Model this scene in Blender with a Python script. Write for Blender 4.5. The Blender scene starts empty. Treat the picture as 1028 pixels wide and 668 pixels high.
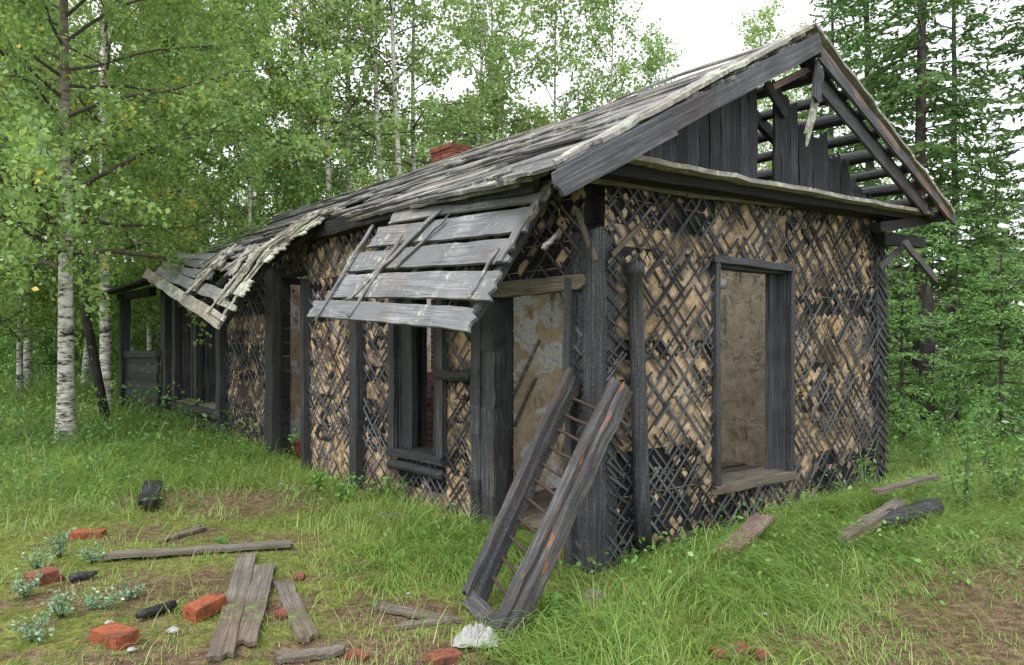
import bpy, math, random
import numpy as np
from mathutils import Vector, noise as mnoise
R = random.Random(7)
NR = np.random.default_rng(11)
scene = bpy.context.scene
COL = scene.collection
W, Hh, F, HY = 1028.0, 668.0, 760.0, 350.0
CAMZ = 1.6
U = Vector((.7716, .6361, 0)); V = Vector((-.6361, .7716, 0)); C = Vector((.59, 5.40, 0)); UP = Vector((0, 0, 1))
def HP(u, v, z): return C + U*u + V*v + UP*z
def px3(px, py, Y): return Vector(((px-514)/F*Y, Y, CAMZ+(HY-py)/F*Y))
def px_left(px, py, o=0.0):      # point seen at px,py lying o metres outside the long wall
    r = (px-514)/F; B = C - U*o
    t = (r*B.y-B.x)/(V.x-r*V.y)
    p = B+V*t
    return Vector((p.x, p.y, CAMZ+(HY-py)/F*p.y))
def px_gable(px, py, o=0.0):
    r = (px-514)/F; B = C - V*o
    t = (r*B.y-B.x)/(U.x-r*U.y)
    p = B+U*t
    return Vector((p.x, p.y, CAMZ+(HY-py)/F*p.y))

# ---------------------------------------------------------------- ground shape
def sstep(a, b, x):
    t = np.clip((x-a)/(b-a), 0, 1); return t*t*(3-2*t)
_ph = NR.uniform(0, 6.28, 40); _an = NR.uniform(0, 6.28, 40)
def fnoise(x, y, f, k=0):
    s = 0
    for i in range(6):
        a = _an[(i+k) % 40]; ff = f*(1+.37*i)
        s = s+np.sin((x*math.cos(a)+y*math.sin(a))*ff+_ph[(i+k*3) % 40])
    return s/6.0
def uv_of(x, y):
    dx, dy = x-C.x, y-C.y
    return dx*U.x+dy*U.y, dx*V.x+dy*V.y
def ground_z(x, y):
    x = np.asarray(x, float); y = np.asarray(y, float)
    u, v = uv_of(x, y)
    z = .034*np.clip(v, 0, 16) + .028*np.clip(u, 0, 9)*sstep(2.5, -1, v*.5)
    z = z+.16*np.exp(-((u-2.4)/1.9)**2-((v+.55)/.45)**2)      # bank of turf along the gable
    z = z+.10*np.exp(-((v-1.6)/1.2)**2-((u+.5)/.4)**2)
    d = np.hypot(x, y)
    amp = .035+.10*sstep(9, 30, d)
    z = z+amp*fnoise(x, y, 1.3, 3)*.9+.018*fnoise(x, y, 4.5, 9)
    return z
def gz(x, y): return float(ground_z(x, y))
def gp(px, py, dz=0.0):
    z = 0.0
    for _ in range(25):
        Y = (CAMZ-z)*F/(py-HY); X = (px-514)/F*Y
        z = .5*z+.5*gz(X, Y)
    return Vector((X, Y, z+dz))

# ---------------------------------------------------------------- mesh helpers
ORG = {}
def tag(o, label=None, cat=None, group=None, kind=None):
    if label: o['label'] = label
    if cat: o['category'] = cat
    if group: o['group'] = group
    if kind: o['kind'] = kind
    return o
def link(o, parent=None, origin=None):
    COL.objects.link(o)
    origin = Vector(origin) if origin is not None else Vector((0, 0, 0))
    ORG[o.name] = origin
    if parent is not None:
        o.parent = parent
        o.location = origin-ORG[parent.name]
    else: o.location = origin
    return o
def thing(name, label, cat, loc=(0, 0, 0), group=None):
    return tag(link(bpy.data.objects.new(name, None), None, loc), label, cat, group)
class MB:
    def __init__(s): s.v = []; s.f = []; s.uv = []; s.sm = []
    def add(s, vs, fs, uvs, smooth=False):
        b = len(s.v); s.v += [tuple(p) for p in vs]
        for f, q in zip(fs, uvs):
            s.f.append([i+b for i in f]); s.uv.append(q); s.sm.append(smooth)
    def box(s, c, ax, ay, az, jit=0.0):
        """half vectors; u of the uv runs along ax, v round the section, in metres"""
        c = Vector(c); ax = Vector(ax); ay = Vector(ay); az = Vector(az)
        P = []
        for i in (-1, 1):
            for j in (-1, 1):
                for k in (-1, 1):
                    p = c+ax*i+ay*j+az*k
                    if jit: p = p+Vector((R.uniform(-jit, jit), R.uniform(-jit, jit), R.uniform(-jit, jit)))
                    P.append(p)
        L, a, b = ax.length*2, ay.length*2, az.length*2
        ou, ov = R.uniform(0, 50), R.uniform(0, 50)
        fs = [(0, 1, 3, 2), (4, 6, 7, 5), (0, 4, 5, 1), (2, 3, 7, 6), (0, 2, 6, 4), (1, 5, 7, 3)]
        def q(l): return [(ou+x, ov+y) for x, y in l]
        us = [q([(0, 0), (0, b), (a*.3, b), (a*.3, 0)])]*2 + \
             [q([(0, 0), (L, 0), (L, b), (0, b)]), q([(0, 0), (0, b), (L, b), (L, 0)]),
              q([(0, 1), (0, 1+a), (L, 1+a), (L, 1)]), q([(0, 2), (L, 2), (L, 2+a), (0, 2+a)])]
        s.add(P, fs, us)
    def beam(s, p0, p1, w, t, nrm, jit=0.004):
        """bar from p0 to p1, w wide across nrm, t thick along nrm"""
        p0 = Vector(p0); p1 = Vector(p1); d = (p1-p0); n = Vector(nrm)
        n = (n-d.normalized()*n.dot(d.normalized())).normalized(); w2 = d.normalized().cross(n)
        s.box((p0+p1)/2, d/2, w2*(w/2), n*(t/2), jit)
    def plank(s, p0, p1, w, t, nrm, cols=4, segs=7, rag=.03, warp=.006, edge=.006, bow=0.0):
        """a board with ragged ends and uneven edges"""
        p0 = Vector(p0); p1 = Vector(p1); d = p1-p0; L = d.length; d.normalize()
        n = Vector(nrm); n = (n-d*n.dot(d)).normalized(); w2 = d.cross(n)
        ou, ov = R.uniform(0, 50), R.uniform(0, 50)
        e0 = [R.uniform(-rag, rag) for _ in range(cols+1)]; e1 = [R.uniform(-rag, rag) for _ in range(cols+1)]
        wob = [R.uniform(-warp, warp) for _ in range(segs+1)]
        cup = R.uniform(-.5, .5)*warp
        el = [R.uniform(-edge, edge) for _ in range(segs+1)]; er = [R.uniform(-edge, edge) for _ in range(segs+1)]
        P = []
        for lay in (0, 1):
            for i in range(segs+1):
                for j in range(cols+1):
                    a = i/segs; b = j/cols
                    x = a*L
                    if i == 0: x += e0[j]
                    if i == segs: x += e1[j]
                    y = -w/2+b*w+(el[i] if j == 0 else 0)+(er[i] if j == cols else 0)
                    z = wob[i]+cup*(2*b-1)**2+bow*math.sin(math.pi*a)+(t/2 if lay else -t/2)
                    P.append(p0+d*x+w2*y+n*z)
        N = (segs+1)*(cols+1); fs = []; us = []
        def ix(l, i, j): return l*N+i*(cols+1)+j
        def uvp(i, j, o=0): return (ou+i/segs*L, ov+j/cols*w+o)
        for i in range(segs):
            for j in range(cols):
                fs.append((ix(1, i, j), ix(1, i+1, j), ix(1, i+1, j+1), ix(1, i, j+1))); us.append([uvp(i, j), uvp(i+1, j), uvp(i+1, j+1), uvp(i, j+1)])
                fs.append((ix(0, i, j), ix(0, i, j+1), ix(0, i+1, j+1), ix(0, i+1, j))); us.append([uvp(i, j, 3), uvp(i, j+1, 3), uvp(i+1, j+1, 3), uvp(i+1, j, 3)])
            for j in (0, cols):
                f = (ix(0, i, j), ix(0, i+1, j), ix(1, i+1, j), ix(1, i, j)); q = [(ou+i/segs*L, ov+9), (ou+(i+1)/segs*L, ov+9), (ou+(i+1)/segs*L, ov+9+t), (ou+i/segs*L, ov+9+t)]
                if j: f = f[::-1]; q = q[::-1]
                fs.append(f); us.append(q)
        for j in range(cols):
            for i in (0, segs):
                f = (ix(0, i, j+1), ix(0, i, j), ix(1, i, j), ix(1, i, j+1)); q = [(ou, ov+j*.05), (ou, ov+j*.05+.05), (ou+t, ov+j*.05+.05), (ou+t, ov+j*.05)]
                if i: f = f[::-1]; q = q[::-1]
                fs.append(f); us.append(q)
        s.add(P, fs, us)
    def tube(s, pts, rad, n=8, jit=0.0, cap=True, smooth=True):
        pts = [Vector(p) for p in pts]; m = len(pts)
        if not hasattr(rad, '__len__'): rad = [rad]*m
        P = []; ou, ov = R.uniform(0, 50), R.uniform(0, 50); acc = 0; us_ = []
        ref = Vector((0, 0, 1)) if abs((pts[-1]-pts[0]).normalized().z) < .9 else Vector((1, 0, 0))
        for i, p in enumerate(pts):
            d = (pts[min(i+1, m-1)]-pts[max(i-1, 0)]).normalized()
            a = d.cross(ref).normalized(); b = d.cross(a)
            if i: acc += (p-pts[i-1]).length
            us_.append(acc)
            for k in range(n):
                an = 2*math.pi*k/n; r = rad[i]*(1+R.uniform(-jit, jit))
                P.append(p+a*math.cos(an)*r+b*math.sin(an)*r)
        fs = []; us = []
        for i in range(m-1):
            for k in range(n):
                k2 = (k+1) % n; c = 2*math.pi*rad[0]/n
                fs.append((i*n+k, i*n+k2, (i+1)*n+k2, (i+1)*n+k)); us.append([(ou+us_[i], ov+k*c), (ou+us_[i], ov+(k+1)*c), (ou+us_[i+1], ov+(k+1)*c), (ou+us_[i+1], ov+k*c)])
        if cap:
            for r_, ring in ((0, list(range(n))[::-1]), (1, list(range((m-1)*n, m*n)))):
                fs.append(tuple(ring)); us.append([(ou+.01*math.cos(k), ov+.01*math.sin(k)) for k in range(n)])
        s.add(P, fs, us, smooth)
    def build(s, name, mat, parent=None, origin=None):
        if origin is None: origin = ORG[parent.name] if parent is not None else (Vector((sum(p[0] for p in s.v)/len(s.v), sum(p[1] for p in s.v)/len(s.v), min(p[2] for p in s.v))))
        origin = Vector(origin)
        vs = np.array(s.v, float)-np.array(origin)
        me = bpy.data.meshes.new(name); me.from_pydata(vs.tolist(), [], s.f)
        uvl = me.uv_layers.new(name='UVMap')
        flat = np.array([c for f in s.uv for c in f], dtype=np.float32).ravel()
        uvl.data.foreach_set('uv', flat)
        me.polygons.foreach_set('use_smooth', s.sm)
        me.materials.append(mat); me.update()
        return link(bpy.data.objects.new(name, me), parent, origin)
def np_mesh(name, verts, quads, mat, smooth=False):
    me = bpy.data.meshes.new(name)
    verts = np.ascontiguousarray(verts, dtype=np.float32); quads = np.ascontiguousarray(quads, dtype=np.int32)
    me.vertices.add(len(verts)); me.vertices.foreach_set('co', verts.ravel())
    nq = len(quads); me.loops.add(nq*4); me.loops.foreach_set('vertex_index', quads.ravel())
    me.polygons.add(nq); me.polygons.foreach_set('loop_start', np.arange(0, nq*4, 4, dtype=np.int32))
    me.polygons.foreach_set('loop_total', np.full(nq, 4, dtype=np.int32))
    me.update(calc_edges=True)
    if smooth: me.polygons.foreach_set('use_smooth', np.ones(nq, dtype=bool))
    me.materials.append(mat)
    return me

# ---------------------------------------------------------------- materials
class NT:
    def __init__(s, name):
        s.m = bpy.data.materials.new(name); s.m.use_nodes = True; s.t = s.m.node_tree; s.n = s.t.nodes
        s.b = s.n['Principled BSDF']; s.out = s.n['Material Output']
    def node(s, t, **kw):
        n = s.n.new(t)
        for k, v in kw.items():
            if k.startswith('i_'): n.inputs[k[2:].replace('_', ' ')].default_value = v
            else: setattr(n, k, v)
        return n
    def l(s, a, b): s.t.links.new(a, b)
    def coord(s, kind='UV', scale=(1, 1, 1)):
        c = s.node('ShaderNodeTexCoord'); m = s.node('ShaderNodeMapping'); m.inputs['Scale'].default_value = scale
        s.l(c.outputs[kind], m.inputs['Vector']); return m.outputs[0]
    def noise(s, vec, scale, detail=4, rough=.6, dist=0.0):
        n = s.node('ShaderNodeTexNoise'); n.inputs['Scale'].default_value = scale; n.inputs['Detail'].default_value = detail
        n.inputs['Roughness'].default_value = rough; n.inputs['Distortion'].default_value = dist
        s.l(vec, n.inputs['Vector']); return n.outputs['Fac']
    def ramp(s, fac, stops):
        r = s.node('ShaderNodeValToRGB'); e = r.color_ramp.elements
        while len(e) > 1: e.remove(e[-1])
        for i, (p, c) in enumerate(stops):
            el = e[0] if i == 0 else e.new(p)
            el.position = p; el.color = (*c, 1) if len(c) == 3 else c
        s.l(fac, r.inputs[0]); return r.outputs[0]
    def val(s, fac, a, b, c=0.0, d=1.0):
        m = s.node('ShaderNodeMapRange'); m.inputs[1].default_value = a; m.inputs[2].default_value = b
        m.inputs[3].default_value = c; m.inputs[4].default_value = d; s.l(fac, m.inputs[0]); return m.outputs[0]
    def mix(s, fac, a, b, mode='MIX'):
        m = s.node('ShaderNodeMix', data_type='RGBA', blend_type=mode)
        for i, x in ((0, fac), (6, a), (7, b)):
            if isinstance(x, (int, float)): m.inputs[i].default_value = x
            elif isinstance(x, tuple): m.inputs[i].default_value = (*x, 1)
            else: s.l(x, m.inputs[i])
        return m.outputs[2]
    def math(s, op, a, b=0.0):
        m = s.node('ShaderNodeMath', operation=op)
        for i, x in ((0, a), (1, b)):
            if isinstance(x, (int, float)): m.inputs[i].default_value = x
            else: s.l(x, m.inputs[i])
        return m.outputs[0]
    def island(s): return s.node('ShaderNodeNewGeometry').outputs['Random Per Island']
    def bump(s, h, strength=.5, dist=.01):
        b = s.node('ShaderNodeBump'); b.inputs['Strength'].default_value = strength; b.inputs['Distance'].default_value = dist
        s.l(h, b.inputs['Height']); s.l(b.outputs[0], s.b.inputs['Normal'])
    def fin(s, col, rough=.8, spec=.3):
        if isinstance(col, tuple): s.b.inputs['Base Color'].default_value = (*col, 1)
        else: s.l(col, s.b.inputs['Base Color'])
        if isinstance(rough, (int, float)): s.b.inputs['Roughness'].default_value = rough
        else: s.l(rough, s.b.inputs['Roughness'])
        s.b.inputs['Specular IOR Level'].default_value = spec
        return s.m

def wood(name, dark, mid, light, isl=.5, lichen=None, lich_amt=.6, crack=.0, spec=.3, rust=None, rough=.75, sootc=None, bump=.6):
    t = NT(name)
    g = t.noise(t.coord('UV', (1.2, 42, 1)), 1.6, 6, .65, .6)
    g2 = t.noise(t.coord('UV', (3.5, 150, 1)), 1.0, 3, .6)
    gg = t.math('ADD', t.math('MULTIPLY', g, .7), t.math('MULTIPLY', g2, .3))
    col = t.ramp(gg, [(.30, dark), (.5, mid), (.68, light)])
    blot = t.noise(t.coord('Object', (1, 1, 1)), 3.1, 5, .65)
    col = t.mix(t.val(blot, .35, .65), col, t.mix(.55, col, dark))
    v = t.val(t.island(), 0, 1, 1-isl, 1+isl)
    hs = t.node('ShaderNodeHueSaturation'); t.l(v, hs.inputs['Value']); t.l(col, hs.inputs['Color']); col = hs.outputs[0]
    tv = t.noise(t.coord('Object', (1, 1, .45)), .9, 3, .6)
    col = t.mix(t.val(tv, .42, .62, 0, .6), col, t.mix(1.0, col, (1.0, .80, .66), 'MULTIPLY'))
    h = gg
    if sootc:
        sn = t.noise(t.coord('Object', (1, 1, 1)), 1.7, 5, .7)
        col = t.mix(t.val(sn, .47, .62), col, sootc)
    if rust:
        rn = t.noise(t.coord('UV', (2.5, 12, 1)), 1.3, 4, .6)
        col = t.mix(t.val(rn, .60, .66), col, rust)
    if crack:
        vo = t.node('ShaderNodeTexVoronoi', feature='DISTANCE_TO_EDGE'); vo.inputs['Scale'].default_value = 1
        t.l(t.coord('UV', (28, 44, 1)), vo.inputs['Vector'])
        ck = t.val(vo.outputs[0], 0, .12)
        col = t.mix(t.math('MULTIPLY', t.math('SUBTRACT', 1.0, ck), crack), col, (.006, .006, .007))
        h = t.math('ADD', h, t.math('MULTIPLY', ck, crack*1.2))
    if lichen:
        ln = t.noise(t.coord('Object', (1, 1, 1)), 16, 6, .7)
        l2 = t.noise(t.coord('Object', (1, 1, 1)), 2.3, 3, .6)
        m = t.val(t.math('ADD', t.math('MULTIPLY', ln, .6), t.math('MULTIPLY', l2, .4)), .56-.08*lich_amt, .62-.06*lich_amt)
        lc = t.mix(t.noise(t.coord('Object', (1, 1, 1)), 40, 2), lichen, (lichen[0]*.6, lichen[1]*.62, lichen[2]*.5))
        col = t.mix(t.math('MULTIPLY', m, .85), col, lc)
        h = t.math('ADD', h, t.math('MULTIPLY', m, .5))
    t.bump(h, bump, .012)
    return t.fin(col, rough, spec)
M = {}
M['char'] = wood('charred_wood', (.006, .0065, .008), (.026, .028, .034), (.11, .115, .132), .5, crack=.55, spec=.45, rough=.58)
M['charpost'] = wood('charred_post_wood', (.008, .009, .011), (.045, .048, .058), (.165, .172, .195), .35, crack=.4, spec=.45, rough=.55)
M['chardark'] = wood('deep_charcoal', (.004, .004, .005), (.013, .013, .015), (.05, .05, .054), .5, crack=.7, spec=.35)
M['lath'] = wood('charred_lath', (.014, .015, .017), (.062, .066, .077), (.20, .206, .225), .7, spec=.35)
M['gableboard'] = wood('scorched_board', (.007, .008, .012), (.035, .038, .050), (.15, .155, .18), .6, spec=.35, crack=.15)
M['roof'] = wood('weathered_roof_board', (.035, .035, .037), (.19, .188, .186), (.44, .435, .42), .45, lichen=(.52, .54, .46), lich_amt=.1, sootc=(.085, .085, .09))
M['canopy'] = wood('weathered_canopy_board', (.04, .041, .046), (.20, .204, .218), (.42, .425, .44), .25, lichen=(.55, .56, .50), lich_amt=-.05, sootc=(.15, .153, .165))
M['verge'] = wood('lichened_verge_board', (.09, .085, .08), (.26, .25, .23), (.45, .44, .40), .3, lichen=(.60, .62, .56), lich_amt=.8)
M['barge'] = wood('bluish_barge_board', (.022, .022, .027), (.085, .086, .102), (.20, .203, .22), .2)
M['sill'] = wood('weathered_sill', (.045, .04, .032), (.16, .145, .115), (.30, .28, .225), .2, crack=.15)
M['plank'] = wood('ground_plank', (.05, .042, .036), (.165, .145, .125), (.31, .28, .25), .22, lichen=(.2, .24, .1), lich_amt=.0, crack=.12)
M['redplank'] = wood('reddish_plank', (.06, .04, .036), (.19, .13, .115), (.32, .25, .22), .15)
M['frame'] = wood('old_frame_wood', (.012, .012, .013), (.07, .068, .07), (.24, .235, .235), .25, rust=(.26, .10, .045), crack=.2, sootc=(.045, .046, .05))
M['reveal'] = wood('smoked_jamb', (.012, .013, .016), (.05, .054, .064), (.15, .155, .17), .2)

def mat_clay():
    t = NT('burnt_clay')
    o = t.coord('Object'); n = t.noise(o, 22, 6, .7); b = t.noise(o, 1.9, 4, .6)
    col = t.ramp(n, [(.3, (.31, .215, .13)), (.5, (.43, .31, .19)), (.7, (.52, .395, .26))])
    hs = t.node('ShaderNodeHueSaturation'); ta = t.node('ShaderNodeAttribute', attribute_name='tone'); t.l(t.val(ta.outputs['Fac'], 0, 1, .72, 1.15), hs.inputs['Value']); t.l(t.val(b, .3, .7, .75, 1.15), hs.inputs['Saturation']); t.l(col, hs.inputs['Color'])
    s2 = t.noise(o, 2.6, 6, .75)
    col = t.mix(t.val(s2, .47, .62, 0, .85), hs.outputs[0], (.055, .045, .035))
    t.bump(n, .5, .006); return t.fin(col, .95, .1)
M['clay'] = mat_clay()
def mat_plaster(name, pale, wh, base):
    t = NT(name); o = t.coord('Object')
    n = t.noise(o, 7, 7, .7, .4); n2 = t.noise(o, 2.2, 5, .65); n3 = t.noise(o, 40, 3)
    col = t.ramp(n, [(.3, tuple(c*.55 for c in base)), (.5, base), (.7, pale)])
    col = t.mix(t.val(n2, .50, .52), col, t.mix(t.val(n3, .3, .7), (.80, .79, .77), (.88, .87, .85))) if wh == 2 else t.mix(t.val(n2, .63, .66), col, (.70, .70, .70))
    s = t.noise(t.coord('Object', (1, 1, .35)), 4.2, 6, .75)
    col = t.mix(t.val(s, .56, .68, 0, .85), col, (.03, .027, .022))
    t.bump(t.math('ADD', n, t.val(n2, .56, .6)), .8, .02); return t.fin(col, .95, .1)
M['plaster'] = mat_plaster('smoked_plaster', (.74, .66, .54), 1, (.58, .49, .37))
M['plaster2'] = mat_plaster('peeling_plaster', (.80, .68, .50), 2, (.68, .54, .37))
def mat_brick(name, a, b):
    t = NT(name); o = t.coord('Object'); n = t.noise(o, 30, 6, .7); n2 = t.noise(o, 9, 4)
    col = t.ramp(n, [(.3, a), (.65, b)])
    hs = t.node('ShaderNodeHueSaturation'); t.l(t.val(t.island(), 0, 1, .7, 1.25), hs.inputs['Value']); t.l(col, hs.inputs['Color'])
    col = t.mix(t.val(n2, .50, .66, 0, .75), hs.outputs[0], (.05, .04, .03))
    t.bump(n, .7, .008); return t.fin(col, .85, .2)
M['brick'] = mat_brick('red_brick', (.14, .038, .02), (.34, .105, .05))
M['brickdull'] = mat_brick('sooty_brick', (.10, .032, .022), (.25, .085, .055))
M['pinkbrick'] = mat_brick('pale_pink_brick', (.30, .14, .13), (.52, .30, .27))
M['stone'] = mat_brick('rubble_stone', (.10, .09, .08), (.25, .23, .2))
def mat_plain(name, c, rough=.8, spec=.3, var=.3, sc=20):
    t = NT(name); n = t.noise(t.coord('Object'), sc, 5, .65)
    col = t.ramp(n, [(.3, tuple(x*(1-var) for x in c)), (.7, tuple(min(1, x*(1+var)) for x in c))])
    t.bump(n, .5, .01); return t.fin(col, rough, spec)
M['iron'] = mat_plain('rusty_iron', (.05, .03, .022), .7, .4)
M['rag'] = mat_plain('white_rag', (.33, .33, .32), .9, .1, .15, 12)
M['dirt'] = mat_plain('ash_floor', (.17, .15, .125), .95, .1, .5, 6)
M['sand'] = mat_plain('crumbled_clay', (.36, .25, .15), .95, .1, .35, 30)
M['red'] = mat_plain('red_enamel', (.09, .012, .01), .5, .4, .5)
def mat_ground():
    t = NT('mossy_earth'); o = t.coord('Object')
    n = t.noise(o, 1.1, 7, .7, .3); n2 = t.noise(o, 14, 7, .75); n3 = t.noise(o, 3.4, 5, .65); n4 = t.noise(o, 70, 3, .7)
    moss = t.ramp(n2, [(.28, (.05, .07, .015)), (.46, (.13, .155, .035)), (.6, (.24, .25, .07)), (.75, (.38, .34, .14))])
    earth = t.ramp(n2, [(.28, (.045, .028, .02)), (.46, (.12, .078, .05)), (.6, (.22, .155, .10)), (.75, (.42, .34, .24))])
    at = t.node('ShaderNodeAttribute', attribute_name='bare')
    n5 = t.noise(o, 7.5, 6, .7)
    f = t.val(t.math('ADD', t.math('MULTIPLY', at.outputs['Fac'], .50), t.math('ADD', t.math('MULTIPLY', n3, .45), t.math('MULTIPLY', n5, .65))), .68, .80)
    col = t.mix(f, moss, earth)
    col = t.mix(t.val(n4, .62, .66, 0, .75), col, (.42, .32, .20))
    col = t.mix(t.val(n4, .38, .34, 0, .7), col, (.035, .026, .018))
    t.bump(t.math('ADD', n2, t.math('MULTIPLY', n4, .5)), 1.0, .03); return t.fin(col, .95, .1)
M['ground'] = mat_ground()
def mat_leaf(name, dark, light, yellow=None, yamt=.68, trans=.35, ysc=1.3, ro=.42, sp=.55):
    t = NT(name); i = t.island()
    col = t.ramp(i, [(0, dark), (.55, tuple((a+b)/2 for a, b in zip(dark, light))), (1, light)])
    ob = t.node('ShaderNodeObjectInfo')
    hs = t.node('ShaderNodeHueSaturation'); t.l(t.val(ob.outputs['Random'], 0, 1, .8, 1.2), hs.inputs['Value']); t.l(col, hs.inputs['Color'])
    t.l(t.val(ob.outputs['Random'], 0, 1, .485, .512), hs.inputs['Hue']); col = hs.outputs[0]
    if yellow:
        n = t.noise(t.coord('Object'), ysc, 3, .6)
        m = t.math('MULTIPLY', t.val(n, yamt, yamt+.01), t.math('GREATER_THAN', i, .35))
        m = t.math('MAXIMUM', m, t.math('GREATER_THAN', i, .992))
        col = t.mix(m, col, yellow)
    d = t.b; d.inputs['Roughness'].default_value = ro; d.inputs['Specular IOR Level'].default_value = sp
    t.l(col, d.inputs['Base Color'])
    tr = t.node('ShaderNodeBsdfTranslucent'); t.l(t.mix(.5, col, (light[0]*1.6, light[1]*1.6, light[2]*1.2)), tr.inputs[0])
    mx = t.node('ShaderNodeMixShader'); mx.inputs[0].default_value = trans
    t.l(d.outputs[0], mx.inputs[1]); t.l(tr.outputs[0], mx.inputs[2]); t.l(mx.outputs[0], t.out.inputs[0])
    return t.m
M['birchleaf'] = mat_leaf('birch_leaf', (.065, .145, .04), (.31, .43, .135), (.75, .55, .05), .655, trans=.45)
M['bgleaf'] = mat_leaf('distant_birch_leaf', (.095, .185, .06), (.33, .45, .17), (.65, .5, .07), .72, trans=.5)
M['needle'] = mat_leaf('spruce_needle', (.03, .075, .026), (.14, .235, .075), None, trans=.3, ro=.7, sp=.15)
M['young'] = mat_leaf('young_spruce_needle', (.06, .135, .04), (.21, .35, .11), None, trans=.3, ro=.7, sp=.2)
M['grass'] = mat_leaf('grass_blade', (.085, .16, .03), (.29, .41, .105), (.38, .33, .13), .66, trans=.3, ysc=2.5, ro=.5, sp=.35)
M['drygrass'] = mat_leaf('dry_grass_blade', (.16, .17, .05), (.36, .34, .15), None, trans=.3)
M['weed'] = mat_leaf('weed_leaf', (.06, .16, .03), (.17, .36, .07), None, trans=.3)
M['blueweed'] = mat_leaf('silvery_weed_leaf', (.13, .22, .13), (.30, .42, .28), None, trans=.2)
M['fern'] = mat_leaf('fern_leaf', (.05, .12, .035), (.15, .28, .08), None, trans=.3)
M['under'] = mat_leaf('undergrowth_leaf', (.06, .14, .03), (.18, .33, .075), None, trans=.3)
def mat_bark_birch(name, zl, zh):
    t = NT(name); o = t.coord('Object', (1, 1, 1))
    n = t.noise(t.coord('Object', (2.5, 2.5, 9)), 2.4, 5, .7); n2 = t.noise(o, 3.0, 5, .7)
    sep = t.node('ShaderNodeSeparateXYZ'); c = t.node('ShaderNodeTexCoord'); t.l(c.outputs['Object'], sep.inputs[0])
    col = t.ramp(n, [(.40, (.03, .026, .022)), (.47, (.34, .32, .29)), (.58, (.62, .60, .56))])
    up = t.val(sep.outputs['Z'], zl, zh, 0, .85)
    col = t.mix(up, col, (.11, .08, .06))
    col = t.mix(t.val(n2, .62, .68), col, (.03, .028, .025))
    t.bump(n, .6, .02); return t.fin(col, .8, .2)
M['birchbark'] = mat_bark_birch('birch_bark', 3.0, 5.0); M['birchbark2'] = mat_bark_birch('white_birch_bark', 8.0, 13.0)
M['bark'] = mat_plain('conifer_bark', (.05, .042, .038), .95, .1, .6, 9)
M['deadtwig'] = mat_plain('dead_grey_twig', (.34, .34, .31), .95, .1, .4, 14)
M['deadbark'] = mat_plain('charred_snag', (.03, .028, .027), .9, .2, .5, 9)

# ---------------------------------------------------------------- ground sheet
def blobs(x, y, L):
    s = np.zeros_like(np.asarray(x, float))
    for (cx, cy, rx, ry, a) in L: s = np.maximum(s, a*np.exp(-((x-cx)/rx)**2-((y-cy)/ry)**2))
    return s
def bl(px, py, rx, ry, a=1.0):
    p = gp(px, py); return (p.x, p.y, rx, ry, a)
BARE = [bl(60, 600, .7, .5, .5), bl(200, 590, .9, .6, .55), bl(380, 570, .6, .4, .5), bl(940, 640, 1.2, .6, .62), bl(985, 560, .9, 1.0, .7), bl(1080, 600, 1.5, 2, .7), bl(850, 655, .7, .35, .5), bl(250, 500, 1.1, .7, 1), bl(180, 498, .9, .5, .9), bl(150, 535, .8, .4, .6), bl(260, 545, .8, .4, .5),
        bl(400, 615, .5, .3, .9), bl(150, 660, 1.0, .4, .55), bl(120, 600, .6, .4, .55), bl(340, 655, .6, .25, .8), bl(290, 610, .35, .35, .6), bl(950, 545, .8, .35, .8), bl(440, 660, .6, .3, .6)]
LUSH = [bl(60, 480, 2.4, 1.8, 1), bl(200, 455, 2.2, 1.6, 1), bl(360, 515, .8, .5, .75), bl(430, 540, .55, .7, .9), bl(330, 500, .9, .5, .7),
        bl(640, 625, .65, .5, 1), bl(560, 645, .35, .35, .8), bl(760, 590, .9, .55, .95), bl(700, 650, .9, .5, .9), bl(840, 560, .9, .6, .8), bl(900, 500, 1.6, 1.3, .75), bl(1000, 500, 2.6, 2.0, .7), bl(590, 660, .7, .35, .8), bl(760, 640, .6, .4, .6), bl(505, 560, .4, .5, .7)]
def bareness(x, y): return np.clip(blobs(x, y, BARE), 0, 1)
def lush(x, y):
    b = blobs(x, y, LUSH)*(1-.85*bareness(x, y))
    far = sstep(9, 12, np.hypot(x, y))*.75
    return np.clip(np.maximum(b, far), 0, 1)
def build_ground():
    a = np.linspace(-1, 1, 321); xs = np.sign(a)*(6.0*np.abs(a)+174*np.abs(a)**4)
    b = np.linspace(0, 1, 321); ys = -12+19*b+ (10*b+175*b**4)
    X, Y = np.meshgrid(xs, ys); Z = ground_z(X, Y)
    v = np.stack([X.ravel(), Y.ravel(), Z.ravel()], 1); n = 321
    i = np.arange((n-1)*(n-1)); r, c = i//(n-1), i % (n-1); k = r*n+c
    q = np.stack([k, k+1, k+n+1, k+n], 1)
    me = np_mesh('ground', v, q, M['ground'], True)
    at = me.attributes.new('bare', 'FLOAT', 'POINT'); at.data.foreach_set('value', bareness(X.ravel(), Y.ravel()).astype(np.float32))
    tag(link(bpy.data.objects.new('ground', me)), kind='structure')
build_ground()

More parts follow.
